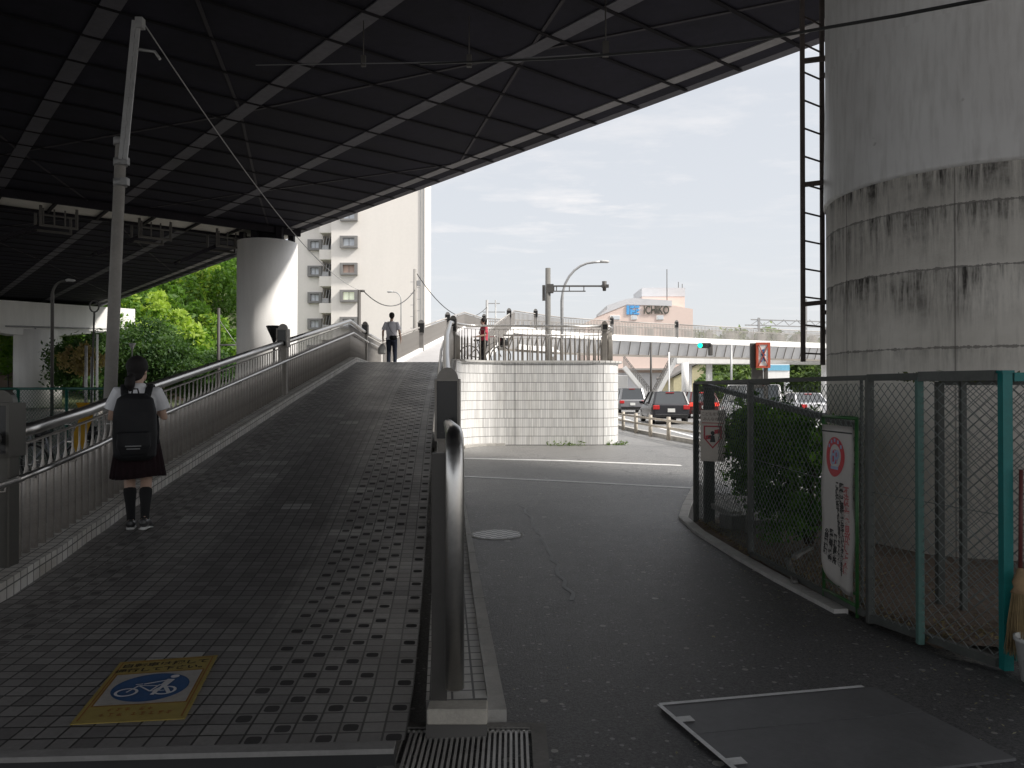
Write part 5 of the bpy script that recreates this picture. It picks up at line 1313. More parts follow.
# ================================================================== small ground pieces
mh = thing('manhole_cover', (-.17, 8.56, 0), 'round patterned steel manhole cover in the asphalt', 'manhole cover')
def mat_mh():
    m, nt, bs = nt_new('manhole_steel'); v = objc(nt)
    w = N(nt, 'ShaderNodeTexChecker'); w.inputs['Scale'].default_value = 17; L(nt, v, w.inputs[0])
    c = mix_n(nt, w.outputs[1], (.26, .26, .26), (.80, .80, .78)); L(nt, mix_n(nt, ramp_n(nt, noise_n(nt, v, 12), .3, .7), c, (.5, .5, .5), 'MULTIPLY'), bs.inputs['Base Color'])
    bs.inputs['Metallic'].default_value = .4; bs.inputs['Roughness'].default_value = .5; bump_n(nt, bs, w.outputs[1], .5, .004); return m
mb = MB(); mb.lathe([(.27, -.02), (.27, .004)], (-.17, 8.56, -.004), 48); part('lid', mb, mat_mh(), mh)
mb = MB(); mb.lathe([(.275, -.02), (.275, .001), (.30, .001), (.30, -.02)], (-.17, 8.56, -.004), 48, cap=False); part('rim', mb, M_CONC, mh)
gt = thing('drain_grate', (-.23, 3.4, 0), 'steel drain grate with parallel bars at the foot of the kerb', 'drain grate')
mb = MB()
for k in range(23): mb.box((-.47+k*.0245, 3.17, -.006), (.012, .94, .02))
mb.box((-.2, 3.63, -.006), (.58, .02, .02)); mb.box((-.2, 2.71, -.006), (.58, .02, .02)); part('bars', mb, mat('grate_steel', (.55, .53, .50), .5, .3, .25, 10), gt)
mb = MB(); mb.box((-.535, 3.17, -.004), (.07, 1.04, .03)); mb.box((.125, 3.17, -.004), (.07, 1.04, .03)); mb.box((-.205, 3.67, -.005), (.59, .05, .03)); part('frame', mb, M_CONCD, gt)
mb = MB(); mb.box((-.2, 3.17, -.016), (.60, .95, .012)); part('dark_well', mb, M_BLACK, gt)
# cover plates at bottom right with painted white edge
u1 = (Vector((1.95, 4.16, 0))-Vector((.75, 3.91, 0))); v1 = (Vector((.94, 3.26, 0))-Vector((.75, 3.91, 0))); O_ = Vector((.75, 3.91, 0))
M_PLATE = mat('steel_plate', (.135, .134, .138), .55, .0, .35, 2.2, .25, 120)
def plate(t0, t1, lab):
    mb = MB(); g = .006
    poly = [O_+u1*.0+v1*(t0+g), O_+u1*1.0+v1*(t0+g)+Vector((.0, 0, 0)), O_+u1*1.0+v1*(t1-g), O_+u1*.0+v1*(t1-g)]
    mb.prism([(p.x, p.y) for p in poly], -.03, .004); single('cover_plate', mb, M_PLATE, tuple(poly[0]), lab, 'cover plate', 'cover plates in the asphalt')
plate(0, .5, 'far one of the large grey cover plates, with a white painted far edge'); plate(.5, 1.25, 'near one of the large grey cover plates at the bottom right')
mb = MB()
def strip(a, b, w, z=.008):
    a = Vector(a); b = Vector(b); d = (b-a).normalized(); n = Vector((-d.y, d.x, 0))*w/2
    mb.face([a-n+Vector((0, 0, z)), b-n+Vector((0, 0, z)), b+n+Vector((0, 0, z)), a+n+Vector((0, 0, z))])
strip(O_+u1*.0+v1*(-.01), O_+u1*.95+v1*(-.01), .028); strip(O_-u1*.005, O_-u1*.005+v1*1.25, .024, .0095)
strip(O_+v1*.28+u1*.0, O_+v1*.28+u1*.06, .06, .011); strip(O_+v1*.93, O_+v1*.93+u1*.06, .06, .011)
struct('painted_marks', mb, M_LINE)
# ground sign on the ramp
z_ = .118
a = Vector((-1.98, 3.46, z_)); b = Vector((-1.49, 3.52, z_)); c = Vector((-1.65, 4.33, z_)); d = Vector((-2.14, 4.22, z_))
gs_ = thing('floor_sign', (-1.8, 3.9, .1), 'yellow floor mat sign with a blue disc showing a cyclist pushing a bicycle', 'sign')
def gp(s, t, k=0): # bilinear on the mat
    p = a.lerp(b, s).lerp(d.lerp(c, s), t); p.z = rz(p.y)+.006+.0012*k; return p
mb = MB(); n = 6
for i in range(n):
    for j in range(n): mb.face([gp(i/n, j/n), gp((i+1)/n, j/n), gp((i+1)/n, (j+1)/n), gp(i/n, (j+1)/n)])
bmesh.ops.remove_doubles(mb.bm, verts=mb.bm.verts, dist=1e-5); r_ = bmesh.ops.extrude_face_region(mb.bm, geom=list(mb.bm.faces)); bmesh.ops.translate(mb.bm, verts=[e for e in r_['geom'] if isinstance(e, bmesh.types.BMVert)], vec=(0, 0, -.004))
base_ = part('mat_sheet', mb, mat('dirty_yellow', (.34, .26, .07), .7, 0, .2, 12), gs_)
def gflat(name, mbx, m, k, par=base_):
    me = bpy.data.meshes.new(name); mbx.bm.to_mesh(me); mbx.bm.free(); me.materials.append(m)
    for v in me.vertices: v.co = gp(v.co.x, v.co.y, k)-ORG[gs_.name]
    o = bpy.data.objects.new(name, me); COL.objects.link(o); o.parent = par; return o
def rect(mb, x0, y0, x1, y1): mb.face([(x0, y0, 0), (x1, y0, 0), (x1, y1, 0), (x0, y1, 0)])
M_ORB = mat('brown_orange_line', (.30, .13, .03), .7)
mbx = MB(); rect(mbx, .08, .24, .92, .74); gflat('white_field', mbx, mat('dirty_white', (.36, .34, .31), .7, 0, .2, 14), 1)
mbx = MB(); rect(mbx, .035, .03, .05, .97); rect(mbx, .95, .03, .965, .97); rect(mbx, .035, .965, .965, .975); rect(mbx, .065, .225, .935, .233); rect(mbx, .065, .745, .935, .753); rect(mbx, .065, .233, .078, .745); rect(mbx, .922, .233, .935, .745); gflat('border_line', mbx, M_ORB, 1.5)
mbx = MB(); ring2d(mbx, (.5, .49), 0, .225, 48, 1.62, 1.0); disc = gflat('blue_disc', mbx, mat('disc_blue', (.03, .09, .22), .6, 0, .15, 10), 2)
mbx = MB()
def st(p, q, w=.016):
    p = Vector((p[0], p[1]*1.0, 0)); q = Vector((q[0], q[1], 0)); dd = q-p; dd2 = Vector((dd.x*.49, dd.y*.83, 0)).normalized(); nn = Vector((-dd2.y/.49, dd2.x/.83, 0))*w/2*.75
    mbx.face([p-nn, q-nn, q+nn, p+nn])
ring2d(mbx, (.30, .42), .050, .066, 24, 1.69, 1); ring2d(mbx, (.66, .42), .050, .066, 24, 1.69, 1)
for p, q, w in (((.30, .42), (.38, .52), .012), ((.38, .52), (.58, .50), .012), ((.38, .52), (.52, .42), .012), ((.52, .42), (.66, .42), .012), ((.52, .42), (.58, .52), .012), ((.34, .54), (.41, .545), .012), ((.66, .60), (.62, .50), .05), ((.62, .50), (.56, .36), .026), ((.63, .50), (.72, .37), .026), ((.65, .59), (.42, .54), .018)): st(p, q, w)
ring2d(mbx, (.68, .645), 0, .027, 20, 1.6, 1)
gflat('cyclist_emblem', mbx, mat('emblem_white', (.55, .55, .56), .6), 3, disc)
def gtext(s, size, x, y, m, k=2):
    o = text_obj(s, size, Matrix.Identity(4), m, 'printed_text', None, 0, stretch=1, bold=.0018)
    for v in o.data.vertices: v.co = gp(x+v.co.x/.49, y+v.co.y/.83, k)-ORG[gs_.name]
    o.parent = base_
M_KAN = mat('kanji_brown', (.07, .05, .02), .7)
gtext('自転車は押して', .062, .5, .895, M_KAN); gtext('通行して下さい。', .058, .5, .805, M_KAN)
mbx = MB(); rng = random.Random(4)
for row, (y, n_, xs) in enumerate(((.165, 5, .24), (.095, 8, .2))):
    for k in range(n_):
        x = xs+k*.078+(.05 if k > 2 else 0)
        for q in range(4): w_ = rng.uniform(.03, .05); xx = x+rng.uniform(0, .01); yy = y+rng.uniform(-.02, .02); rect(mbx, xx, yy, xx+w_, yy+.006)
        rect(mbx, x+.02, y-.022, x+.028, y+.022)
gflat('worn_print', mbx, M_ORB, 2)

# ================================================================== guardrail and cars
gr = thing('guardrail', (5.0, 24.6, 0), 'beige pedestrian guardrail along the road beside the tiled wall', 'guardrail')
gpts = [Vector((6.3, 15.5, 0)), Vector((5.95, 17.5, 0)), Vector((5.6, 19.8, 0)), Vector((5.3, 22.2, 0)), Vector((5.0, 24.6, 0)), Vector((4.78, 26.6, 0)), Vector((4.6, 28.6, 0)), Vector((4.42, 30.6, 0)), Vector((4.3, 33, 0)), Vector((4.2, 36, 0))]
M_BEI = mat('beige_paint', (.50, .45, .38), .6, 0, .15, 4)
for p in gpts: mb = MB(); mb.tube([p, p+Vector((0, 0, .74))], .065, 10); part('post', mb, M_BEI, gr)
mb = MB()
for a_, b_ in zip(gpts, gpts[1:]):
    mb.beam(a_+Vector((0, 0, .38)), b_+Vector((0, 0, .38)), .04, .07)
part('rail', mb, M_BEI, gr)
mb = MB()
for a_, b_ in zip(gpts, gpts[1:]): mb.beam(a_+Vector((0, 0, .62)), b_+Vector((0, 0, .62)), .04, .07)
part('rail', mb, M_BEI, gr)

M_CGL = mat_glass('car_glass', (.03, .035, .04), .06); M_RED = mat('tail_lamp_red', (.5, .02, .02), .25); M_REDE = mat('brake_lamp_lit', (.9, .05, .03), .3, emit=.8); M_PLT = mat('plate_white', (.75, .75, .72), .4)
M_CHR = mat('rim_alloy', (.5, .5, .5), .3, .9)
def car(name, loc, rzz, label, col, kind='suv', lit=False, Lg=4.5, W=1.76, Hh=1.6, group='cars on the road'):
    """built facing +y, rear at y=0"""
    o = thing(name, (0, 0, 0), label, 'van' if kind == 'van' else ('truck' if kind == 'truck' else 'car'), group)
    pm = mat('paint_%.2f_%.2f_%.2f' % col, col, .25, .1, .04, 2)
    hb = .95 if kind != 'van' else 1.0
    # lower body: cross sections along y (y, half width, zlow, ztop)
    secs = [(.0, W*.44, .42, hb-.08), (.06, W*.48, .30, hb), (.5, W*.5, .24, hb+.02), (Lg*.5, W*.5, .22, hb), (Lg*.78, W*.5, .24, hb-.06), (Lg*.95, W*.47, .30, hb-.22), (Lg, W*.41, .40, hb-.34)]
    if kind == 'van': secs = [(.0, W*.47, .38, hb), (.06, W*.5, .30, hb), (.5, W*.5, .24, hb+.02), (Lg*.5, W*.5, .22, hb), (Lg*.85, W*.5, .24, hb), (Lg*.97, W*.48, .30, hb-.1), (Lg, W*.44, .40, hb-.3)]
    mb = MB(); rings = []
    for y, hw, zl, zt in secs:
        prof = [(-hw*.92, zl), (-hw, zl+.12), (-hw, zt-.22), (-hw*.96, zt-.04), (-hw*.90, zt), (hw*.90, zt), (hw*.96, zt-.04), (hw, zt-.22), (hw, zl+.12), (hw*.92, zl)]
        rings.append([mb.bm.verts.new((x, y, z)) for x, z in prof])
    for A, B in zip(rings, rings[1:]):
        for k in range(10): mb.bm.faces.new((A[k], A[(k+1) % 10], B[(k+1) % 10], B[k])).smooth = True
    mb.bm.faces.new(rings[0]); mb.bm.faces.new(rings[-1][::-1]); body = part('body', mb, pm, o)
    # cabin
    if kind == 'sedan': cab = [(.75, hb-.02, .86), (1.35, Hh, .70), (2.5, Hh, .70), (3.25, hb-.02, .84)]
    elif kind == 'van': cab = [(.06, hb, .94), (.14, Hh, .84), (Lg*.72, Hh, .84), (Lg*.93, hb-.02, .92)]
    else: cab = [(.10, hb, .92), (.42, Hh-.03, .74), (Lg*.52, Hh, .76), (Lg*.72, hb-.02, .88)]
    mb = MB(); rings = []
    ys = [cab[0], cab[1], cab[2], cab[3]]
    lowb = [mb.bm.verts.new((s*cab[i][2]*W/2 if i in (0, 3) else s*.93*W/2, cab[i][0], hb-.03)) for i, s in ((0, -1), (0, 1))]
    bl = [(-.92*W/2, cab[0][0]), (.92*W/2, cab[0][0]), (.92*W/2, cab[3][0]), (-.92*W/2, cab[3][0])]
    tp = [(-cab[1][2]*W/2, cab[1][0]), (cab[1][2]*W/2, cab[1][0]), (cab[2][2]*W/2, cab[2][0]), (-cab[2][2]*W/2, cab[2][0])]
    for v in lowb: mb.bm.verts.remove(v)
    B_ = [mb.bm.verts.new((x, y, hb-.03)) for x, y in bl]; T = [mb.bm.verts.new((x, y, Hh-.02)) for x, y in tp]
    mb.bm.faces.new(T); 
    for k in range(4): mb.bm.faces.new((B_[k], B_[(k+1) % 4], T[(k+1) % 4], T[k]))
    gh = part('greenhouse', mb, M_CGL, o)
    mb = MB(); mb.prism([(x*1.03, y) for x, y in tp], Hh-.045, Hh); mb.bevel(.02, 2)
    for k in range(4):
        a_ = Vector((bl[k][0], bl[k][1], hb-.03)); b_ = Vector((tp[k][0], tp[k][1], Hh-.03)); mb.beam(a_, b_, .09, .07)
    for s in (-1, 1):
        m0 = Vector((s*.93*W/2, (bl[0][1]+bl[2][1])/2, hb-.03)); m1 = Vector((s*tp[1][0], (tp[0][1]+tp[2][1])/2, Hh-.03)); mb.beam(m0, m1, .04, .10)
    part('roof', mb, pm, gh)
    for s in (-1, 1):
        mb = MB(); mb.box((s*W*.40, .015, hb-.16), (W*.17, .09, .20)); mb.bevel(.02, 1); part('tail_light', mb, M_REDE if lit else M_RED, o)
        mb = MB(); mb.box((s*W*.55, Lg*.66, hb+.04), (.2, .1, .14)); mb.bevel(.03, 1); part('wing_mirror', mb, pm, o)
        mb = MB(); mb.box((s*W*.36, Lg-.12, hb-.36), (W*.18, .2, .12)); mb.bevel(.02, 1); part('headlight', mb, M_PLT, o)
        for y in (Lg*.18, Lg*.80):
            mb = MB(); c_ = Vector((s*(W/2-.10), y, .32)); mb.tube([c_+Vector((-.1, 0, 0)), c_+Vector((.1, 0, 0))], .32, 20); w = part('wheel', mb, M_BLACK, o)
            mb = MB(); mb.tube([c_+Vector((s*.101, 0, 0)), c_+Vector((s*.112, 0, 0))], .19, 14); part('rim', mb, M_CHR, w)
    mb = MB(); mb.box((0, -.012, hb-.30 if kind != 'van' else .62), (.34, .03, .17)); part('number_plate', mb, M_PLT, o)
    mb = MB(); mb.box((0, .02, .40), (W*.86, .14, .16)); mb.bevel(.03, 1); part('rear_bumper', mb, M_PANEL if kind != 'van' else pm, o)
    mb = MB(); mb.box((0, cab[1][0]-.06, Hh-.05), (W*.22, .03, .03)); part('high_brake_light', mb, M_REDE if lit else M_RED, gh)
    o.location = loc; o.rotation_euler = (0, 0, rzz); ORG[o.name] = Vector(loc); return o
car('parked_car', (7.45, 36, 0), -.02, 'black hatchback seen from behind beside the beige guardrail', (.03, .03, .035), 'suv', Hh=1.52)
car('parked_car', (8.15, 52, 0), -.02, 'silver grey sport utility vehicle just right of the tiled wall', (.22, .22, .23), 'suv', Hh=1.72, W=1.8)
car('van', (11.3, 34.5, 0), 0, 'white van with lit tail lamps behind the shrub and fence', (.72, .72, .72), 'van', True, 4.3, 1.68, 1.85)
car('parked_car', (10.75, 43, 0), 0, 'dark red car with lit brake lamps between the fence posts', (.11, .018, .018), 'suv', True, 4.2, 1.7, 1.5)
car('parked_car', (15.1, 38, 0), 0, 'pale silver car beside the pier seen through the wire mesh', (.5, .5, .52), 'sedan', False, 4.5, 1.72, 1.45)
car('parked_car', (12.6, 60, 0), 0, 'blue-grey car under the footbridge beside the stair', (.16, .2, .25), 'suv', False, 4.4, 1.7, 1.5)
tk = thing('box_truck', (9.6, 70, 0), 'white box truck far down the road under the footbridge', 'truck')
mb = MB(); mb.box((9.6, 73, 1.85), (2.1, 4.4, 2.2)); mb.bevel(.04, 1); part('cargo_box', mb, M_WHITE, tk)
mb = MB(); mb.box((9.6, 76.0, 1.4), (1.9, 1.5, 1.7)); mb.bevel(.12, 2); part('cab', mb, M_WHITE, tk)
mb = MB(); mb.box((9.6, 73.4, .62), (1.7, 6, .22)); part('chassis', mb, M_PANEL, tk)
for s in (-1, 1):
    for y in (71.8, 76): mb = MB(); mb.tube([(9.6+s*.8-.12, y, .42), (9.6+s*.8+.12, y, .42)], .42, 16); part('wheel', mb, M_BLACK, tk)
    mb = MB(); mb.box((9.6+s*.8, 70.75, .85), (.3, .06, .18)); part('tail_light', mb, M_RED, tk)
# thin pole by the stair
mb = MB(); mb.tube([((651-512)/770*58, 58, 0), ((651-512)/770*58, 58, 5.2)], .08, 8); single('sign_pole', mb, M_POLED, ((651-512)/770*58, 58, 0), 'thin dark pole rising in front of the footbridge stair', 'pole', smooth=True)
mb = MB(); mb.tube([((669-512)/770*57, 57, 0), ((669-512)/770*57, 57, 4.4)], .06, 8); single('sign_pole', mb, M_WHITE, ((669-512)/770*57, 57, 0), 'thin white pole in front of the right flight of the stair', 'pole', smooth=True)

# ================================================================== PEOPLE
M_SKIN = mat('skin', (.50, .33, .25), .5, 0, .06, 6); M_HAIR = mat('black_hair', (.010, .008, .008), .8, 0, .2, 30)
def remesh(mb, vox, smooth=2):
    me = bpy.data.meshes.new('t'); bmesh.ops.recalc_face_normals(mb.bm, faces=mb.bm.faces); mb.bm.to_mesh(me); mb.bm.free()
    o = bpy.data.objects.new('t', me); COL.objects.link(o)
    md = o.modifiers.new('r', 'REMESH'); md.mode = 'VOXEL'; md.voxel_size = vox; md.use_smooth_shade = True
    ms = o.modifiers.new('s', 'SMOOTH'); ms.iterations = smooth; ms.factor = .5
    dg = bpy.context.evaluated_depsgraph_get(); r = bpy.data.meshes.new_from_object(o.evaluated_get(dg)); bpy.data.objects.remove(o); return r
def link_mesh(name, me, m, parent, label=None):
    me.name = name; me.materials.clear(); me.materials.append(m)
    for p in me.polygons: p.use_smooth = True
    o = bpy.data.objects.new(name, me); COL.objects.link(o); o.parent = parent
    if label: o['label'] = label
    ORG[o.name] = Vector((0, 0, 0)); return o
def ball(mb, c, r, sc=(1, 1, 1), rot=None):
    m = Matrix.Translation(c) @ (rot or Matrix.Identity(4)) @ Matrix.Diagonal((r*sc[0], r*sc[1], r*sc[2], 1)); bmesh.ops.create_icosphere(mb.bm, subdivisions=3, radius=1, matrix=m)
def hand(mb, w, d, palm_n, s=1.0, side=1):
    """w wrist, d direction, palm_n palm normal; five bent fingers"""
    w = Vector(w); d = Vector(d).normalized(); n = Vector(palm_n); n = (n-d*n.dot(d)).normalized(); x = d.cross(n)*side
    mb.tube([w-d*.02, w+d*.03, w+d*.075], [(.022, .017), (.034*s, .015), (.036*s, .013)], 10) if False else None
    R3 = Matrix((x, d, n)).transposed().to_4x4()
    ball(mb, w+d*.045*s, .045*s, (.82, 1.05, .36), R3)
    for k, (off, ln) in enumerate(((-.027, .062), (-.009, .072), (.009, .068), (.026, .052))):
        a = w+d*.075*s+x*off*s; b = a+d*ln*.5*s+n*.006; c = b+(d*.75+n*.65)*ln*.5*s
        mb.tube([a-d*.02, a, b, c], [.009*s, .009*s, .0085*s, .0065*s], 8)
    a = w+d*.02*s-x*.03*s; b = a+(d*.7-x*.7)*.035*s; c = b+(d*.95+n*.3)*.03*s
    mb.tube([a, b, c], [.012*s, .010*s, .008*s], 8)
def head_mesh(mb, c, yaw=0, s=1.0, pitch=0):
    """c = centre of the skull; faces +y"""
    Rm = Matrix.Translation(c) @ Matrix.Rotation(yaw, 4, 'Z') @ Matrix.Rotation(pitch, 4, 'X')
    def B(p, r, sc): ball(mb, Rm @ Vector(p), r, sc, Matrix.Rotation(yaw, 4, 'Z'))
    B((0, -.008*s, .012*s), .098*s, (.78, .98, 1.0)); B((0, .03*s, -.055*s), .068*s, (.80, .85, 1.0)); B((0, .045*s, -.095*s), .03*s, (1, .8, .8))
    B((0, .098*s, -.025*s), .016*s, (.75, 1.1, 1.5)); B((0, .085*s, -.068*s), .018*s, (1.3, .5, .5))
    for k in (-1, 1): B((k*.078*s, -.005*s, -.02*s), .022*s, (.35, .75, 1.25)); B((k*.032*s, .075*s, .012*s), .02*s, (1, .5, .5))
    return Rm
def face_bits(parent, Rm, s=1.0):
    for k in (-1, 1):
        mb = MB(); ball(mb, Rm @ Vector((k*.031*s, .086*s, -.008*s)), .011*s, (1.2, .5, .6)); me = bpy.data.meshes.new('eye'); mb.bm.to_mesh(me); mb.bm.free(); link_mesh('eye', me, M_PANEL, parent)
    mb = MB(); ball(mb, Rm @ Vector((0, .092*s, -.066*s)), .02*s, (1.1, .3, .28)); me = bpy.data.meshes.new('mouth'); mb.bm.to_mesh(me); mb.bm.free(); link_mesh('mouth', me, mat('lips', (.38, .16, .14), .5), parent)
def person(loc, rot, J, label, vox=.009, yaw=0, s=1.0, female=False, pitch=0):
    o = thing('person', (0, 0, 0), label, 'person')
    mb = MB()
    hc = Vector(J['head']); nk = Vector(J['neck']); pv = Vector(J['pelvis']); ch = Vector(J['chest'])
    Rm = head_mesh(mb, hc, yaw, s, pitch)
    mb.tube([nk-Vector((0, .0, .06)), nk+Vector((0, 0, .02)), hc+Vector((0, -.01, -.06))], [.058*s, .05*s, .048*s], 12)
    w = .9 if female else 1
    # torso
    mb.loft([(pv.x, pv.y, pv.z-.08, .13*w, .085), (pv.x, pv.y, pv.z, .155, .105), (pv.x*.5+ch.x*.5, (pv.y+ch.y)/2, (pv.z+ch.z)/2-.03, .125*w, .09), (ch.x, ch.y, ch.z, .155*w, .105), (ch.x, ch.y, ch.z+.12, .165*w, .095), (nk.x, nk.y, nk.z-.03, .10*w, .065), (nk.x, nk.y, nk.z+.0, .05, .05)], 20)
    for sd in 'lr':
        sh, el, wr = Vector(J['sh'+sd]), Vector(J['el'+sd]), Vector(J['wr'+sd])
        mb.tube([Vector((ch.x, ch.y, sh.z)).lerp(sh, .5), sh, sh.lerp(el, .5), el, el.lerp(wr, .35), wr, wr+(wr-el).normalized()*.02], [.05*w, .052*w, .043*w, .036*w, .037*w, .025*w, .022*w], 12)
        hd, hn = J['hd'+sd], J['hn'+sd]
        hand(mb, wr, hd, hn, .92 if female else 1.05, 1 if sd == 'r' else -1)
        hp_, kn, an = Vector(J['hp'+sd]), Vector(J['kn'+sd]), Vector(J['an'+sd]); toe = Vector(J['to'+sd])
        mb.tube([hp_+Vector((0, 0, .05)), hp_, hp_.lerp(kn, .5), kn, kn.lerp(an, .3)+Vector((0, -.012, 0)), an.lerp(kn, .15), an], [.075, .086, .07, .052, .054*w, .034, .032], 14)
        f = (toe-an); f.z = 0
        mb.tube([an+Vector((0, 0, -.01))-f*.22, an+Vector((0, 0, -.03)), an.lerp(toe, .6)+Vector((0, 0, -.008)), toe], [.028, (.036, .035), (.038, .028), (.03, .016)], 12)
    body = link_mesh('body', remesh(mb, vox), M_SKIN, o); face_bits(body, Rm, s)
    o.location = loc; o.rotation_euler = (0, 0, rot); 
    return o, Rm
def cloth(name, build, m, parent, vox=.01, label=None, sm=2):
    mb = MB(); build(mb); return link_mesh(name, remesh(mb, vox, sm), m, parent, label)
def shoe(mb, an, toe, s=1.0):
    an = Vector(an); toe = Vector(toe); f = toe-an; fz = f.copy(); fz.z = 0; fn = fz.normalized()
    mb.tube([an-fn*.065+Vector((0, 0, -.055)), an-fn*.05+Vector((0, 0, -.04)), an+fn*.02+Vector((0, 0, -.035)), an.lerp(toe, .55)+Vector((0, 0, -.015)), toe+fn*.0, toe+fn*.03+Vector((0, 0, -.005))], [(.025*s, .02), (.040*s, .045), (.043*s, .045), (.046*s, .036), (.040*s, .026), (.02, .012)], 14)
# --- schoolgirl (local frame: +y forward, feet at z=0)
J = dict(head=(.005, .02, 1.49), neck=(0, -.0, 1.345), chest=(0, 0, 1.12), pelvis=(0, 0, .86),
    shl=(-.165, -.005, 1.285), ell=(-.225, .02, 1.04), wrl=(-.13, .19, 1.13), hdl=(.15, .2, .95), hnl=(0, -1, .1),
    shr=(.165, -.005, 1.285), elr=(.225, .03, 1.04), wrr=(.14, .20, 1.13), hdr=(-.15, .2, .95), hnr=(0, -1, .1),
    hpl=(-.08, 0, .82), knl=(-.075, .10, .47), anl=(-.055, .03, .09), tol=(-.06, .19, .035),
    hpr=(.08, 0, .82), knr=(.075, .02, .46), anr=(.075, -.13, .12), tor=(.10, .01, .035))
girl, Rm = person((-3.50, 7.2, rz(7.2)), .36, J, 'schoolgirl in white shirt, dark skirt and black knee socks walking up the ramp', .0075, yaw=-.5, s=.98, female=True)
def hair(mb):
    ball(mb, Rm @ Vector((0, -.022, .030)), .108, (.86, .98, .97), Matrix.Rotation(-.5, 4, 'Z'))
    ball(mb, Rm @ Vector((0, -.05, -.035)), .078, (.92, .72, 1.0)); 
    mb.tube([Rm @ Vector((0, -.10, -.06)), Rm @ Vector((0, -.125, -.09)), Rm @ Vector((0, -.13, -.14)), Rm @ Vector((0, -.11, -.20))], [.030, .046, .048, .018], 10)
cloth('hair', hair, M_HAIR, girl, .008)
def shirt(mb):
    mb.loft([(0, 0, .83, .165, .115), (0, 0, .95, .150, .115), (0, 0, 1.12, .168, .122), (0, 0, 1.22, .175, .115), (0, -.0, 1.30, .13, .085), (0, 0, 1.335, .075, .068), (0, .0, 1.365, .064, .062)], 24)
    for s in (-1, 1):
        mb.tube([(s*.10, 0, 1.27), (s*.165, -.003, 1.275), (s*.195, .005, 1.19), (s*.215, .012, 1.115)], [.06, .066, .066, .070], 14)
M_SHIRT = mat('white_shirt', (.74, .74, .76), .8, 0, .06, 8, .15, 25); cloth('shirt', shirt, M_SHIRT, girl, .009)
mb = MB(); n = 96; rows = []
for t in range(9):
    z = .98-.49*t/8; r0 = .15+.066*(t/8)**.9; row = []
    for k in range(n):
        a = 2*PI*k/n; pl_ = (1 if k % 4 < 2 else 0)*.016*(t/8); fl = 1+.03*math.sin(3*a+1)*(t/8)
        row.append(mb.bm.verts.new(((r0+pl_)*1.05*fl*math.cos(a), (r0+pl_)*.86*fl*math.sin(a)+.01*t/8, z-.012*math.sin(2*a)*(t/8))))
    rows.append(row)
for A, B in zip(rows, rows[1:]):
    for k in range(n): mb.bm.faces.new((A[k], A[(k+1) % n], B[(k+1) % n], B[k]))
bmesh.ops.solidify(mb.bm, geom=list(mb.bm.faces), thickness=.006)
me = bpy.data.meshes.new('skirt'); mb.bm.to_mesh(me); mb.bm.free(); link_mesh('skirt', me, mat('dark_maroon_skirt', (.030, .012, .016), .85, 0, .3, 10), girl)
for sd in 'lr':
    kn, an, to = Vector(J['kn'+sd]), Vector(J['an'+sd]), Vector(J['to'+sd])
    cloth('sock', lambda m_: m_.tube([kn.lerp(an, .24)+Vector((0, -.008, 0)), kn.lerp(an, .34)+Vector((0, -.012, 0)), kn.lerp(an, .6)+Vector((0, -.006, 0)), an.lerp(kn, .12), an-Vector((0, 0, .03))], [.055, .058, .046, .039, .036], 14), mat('black_sock', (.012, .012, .013), .9), girl, .008)
    cloth('shoe', lambda m_: shoe(m_, an, to), mat('dark_shoe', (.05, .05, .05), .35), girl, .007)
    mb = MB(); f = (to-an); f.z = 0; f.normalize(); mb.tube([an-f*.06+Vector((0, 0, -.078 if sd == 'l' else -.088)), an+f*.04+Vector((0, 0, -.078 if sd == 'l' else -.088)), to+f*.02+Vector((0, 0, -.025))], [(.038, .012), (.044, .012), (.036, .012)], 12)
    me = bpy.data.meshes.new('shoe_sole'); mb.bm.to_mesh(me); mb.bm.free(); link_mesh('shoe_sole', me, mat('white_sole', (.7, .7, .68), .6), girl)
# backpack (rests on her back: a thing of its own)
bp = thing('backpack', (0, 0, 0), 'large black backpack carried by the schoolgirl', 'backpack')
def bag(mb):
    mb.loft([(0, -.20, .66, .12, .06, .7), (0, -.215, .70, .175, .10, .6), (0, -.22, .90, .185, .115, .6), (0, -.21, 1.10, .178, .105, .6), (0, -.20, 1.22, .150, .085, .65), (0, -.19, 1.27, .09, .05, .8)], 28)
    mb.loft([(0, -.31, .72, .11, .03, .7), (0, -.325, .80, .14, .045, .6), (0, -.32, .92, .13, .035, .7)], 20)
M_BAG = mat('black_nylon', (.008, .008, .010), .75, 0, .3, 12, .3, 40)
cloth('bag_body', bag, M_BAG, bp, .009)
for s in (-1, 1):
    mb = MB(); mb.tube([(s*.09, -.15, 1.22), (s*.105, -.08, 1.32), (s*.115, .02, 1.345), (s*.12, .11, 1.28), (s*.13, .145, 1.12), (s*.15, .10, .95), (s*.16, -.10, .80)], [(.032, .01)]*7, 10)
    me = bpy.data.meshes.new('strap'); mb.bm.to_mesh(me); mb.bm.free(); link_mesh('strap', me, M_BAG, bp)
mb = MB(); mb.box((.0, -.372, .80), (.13, .008, .010)); mb.box((.0, -.366, .775), (.11, .008, .008)); me = bpy.data.meshes.new('zip'); mb.bm.to_mesh(me); mb.bm.free(); link_mesh('zip', me, M_GREY, bp)
mb = MB(); mb.tube([(-.03, -.2, 1.26), (-.02, -.22, 1.31), (.02, -.22, 1.31), (.03, -.2, 1.26)], .008, 6); me = bpy.data.meshes.new('grab_loop'); mb.bm.to_mesh(me); mb.bm.free(); link_mesh('grab_loop', me, M_BAG, bp)
bp.location = girl.location; bp.rotation_euler = girl.rotation_euler
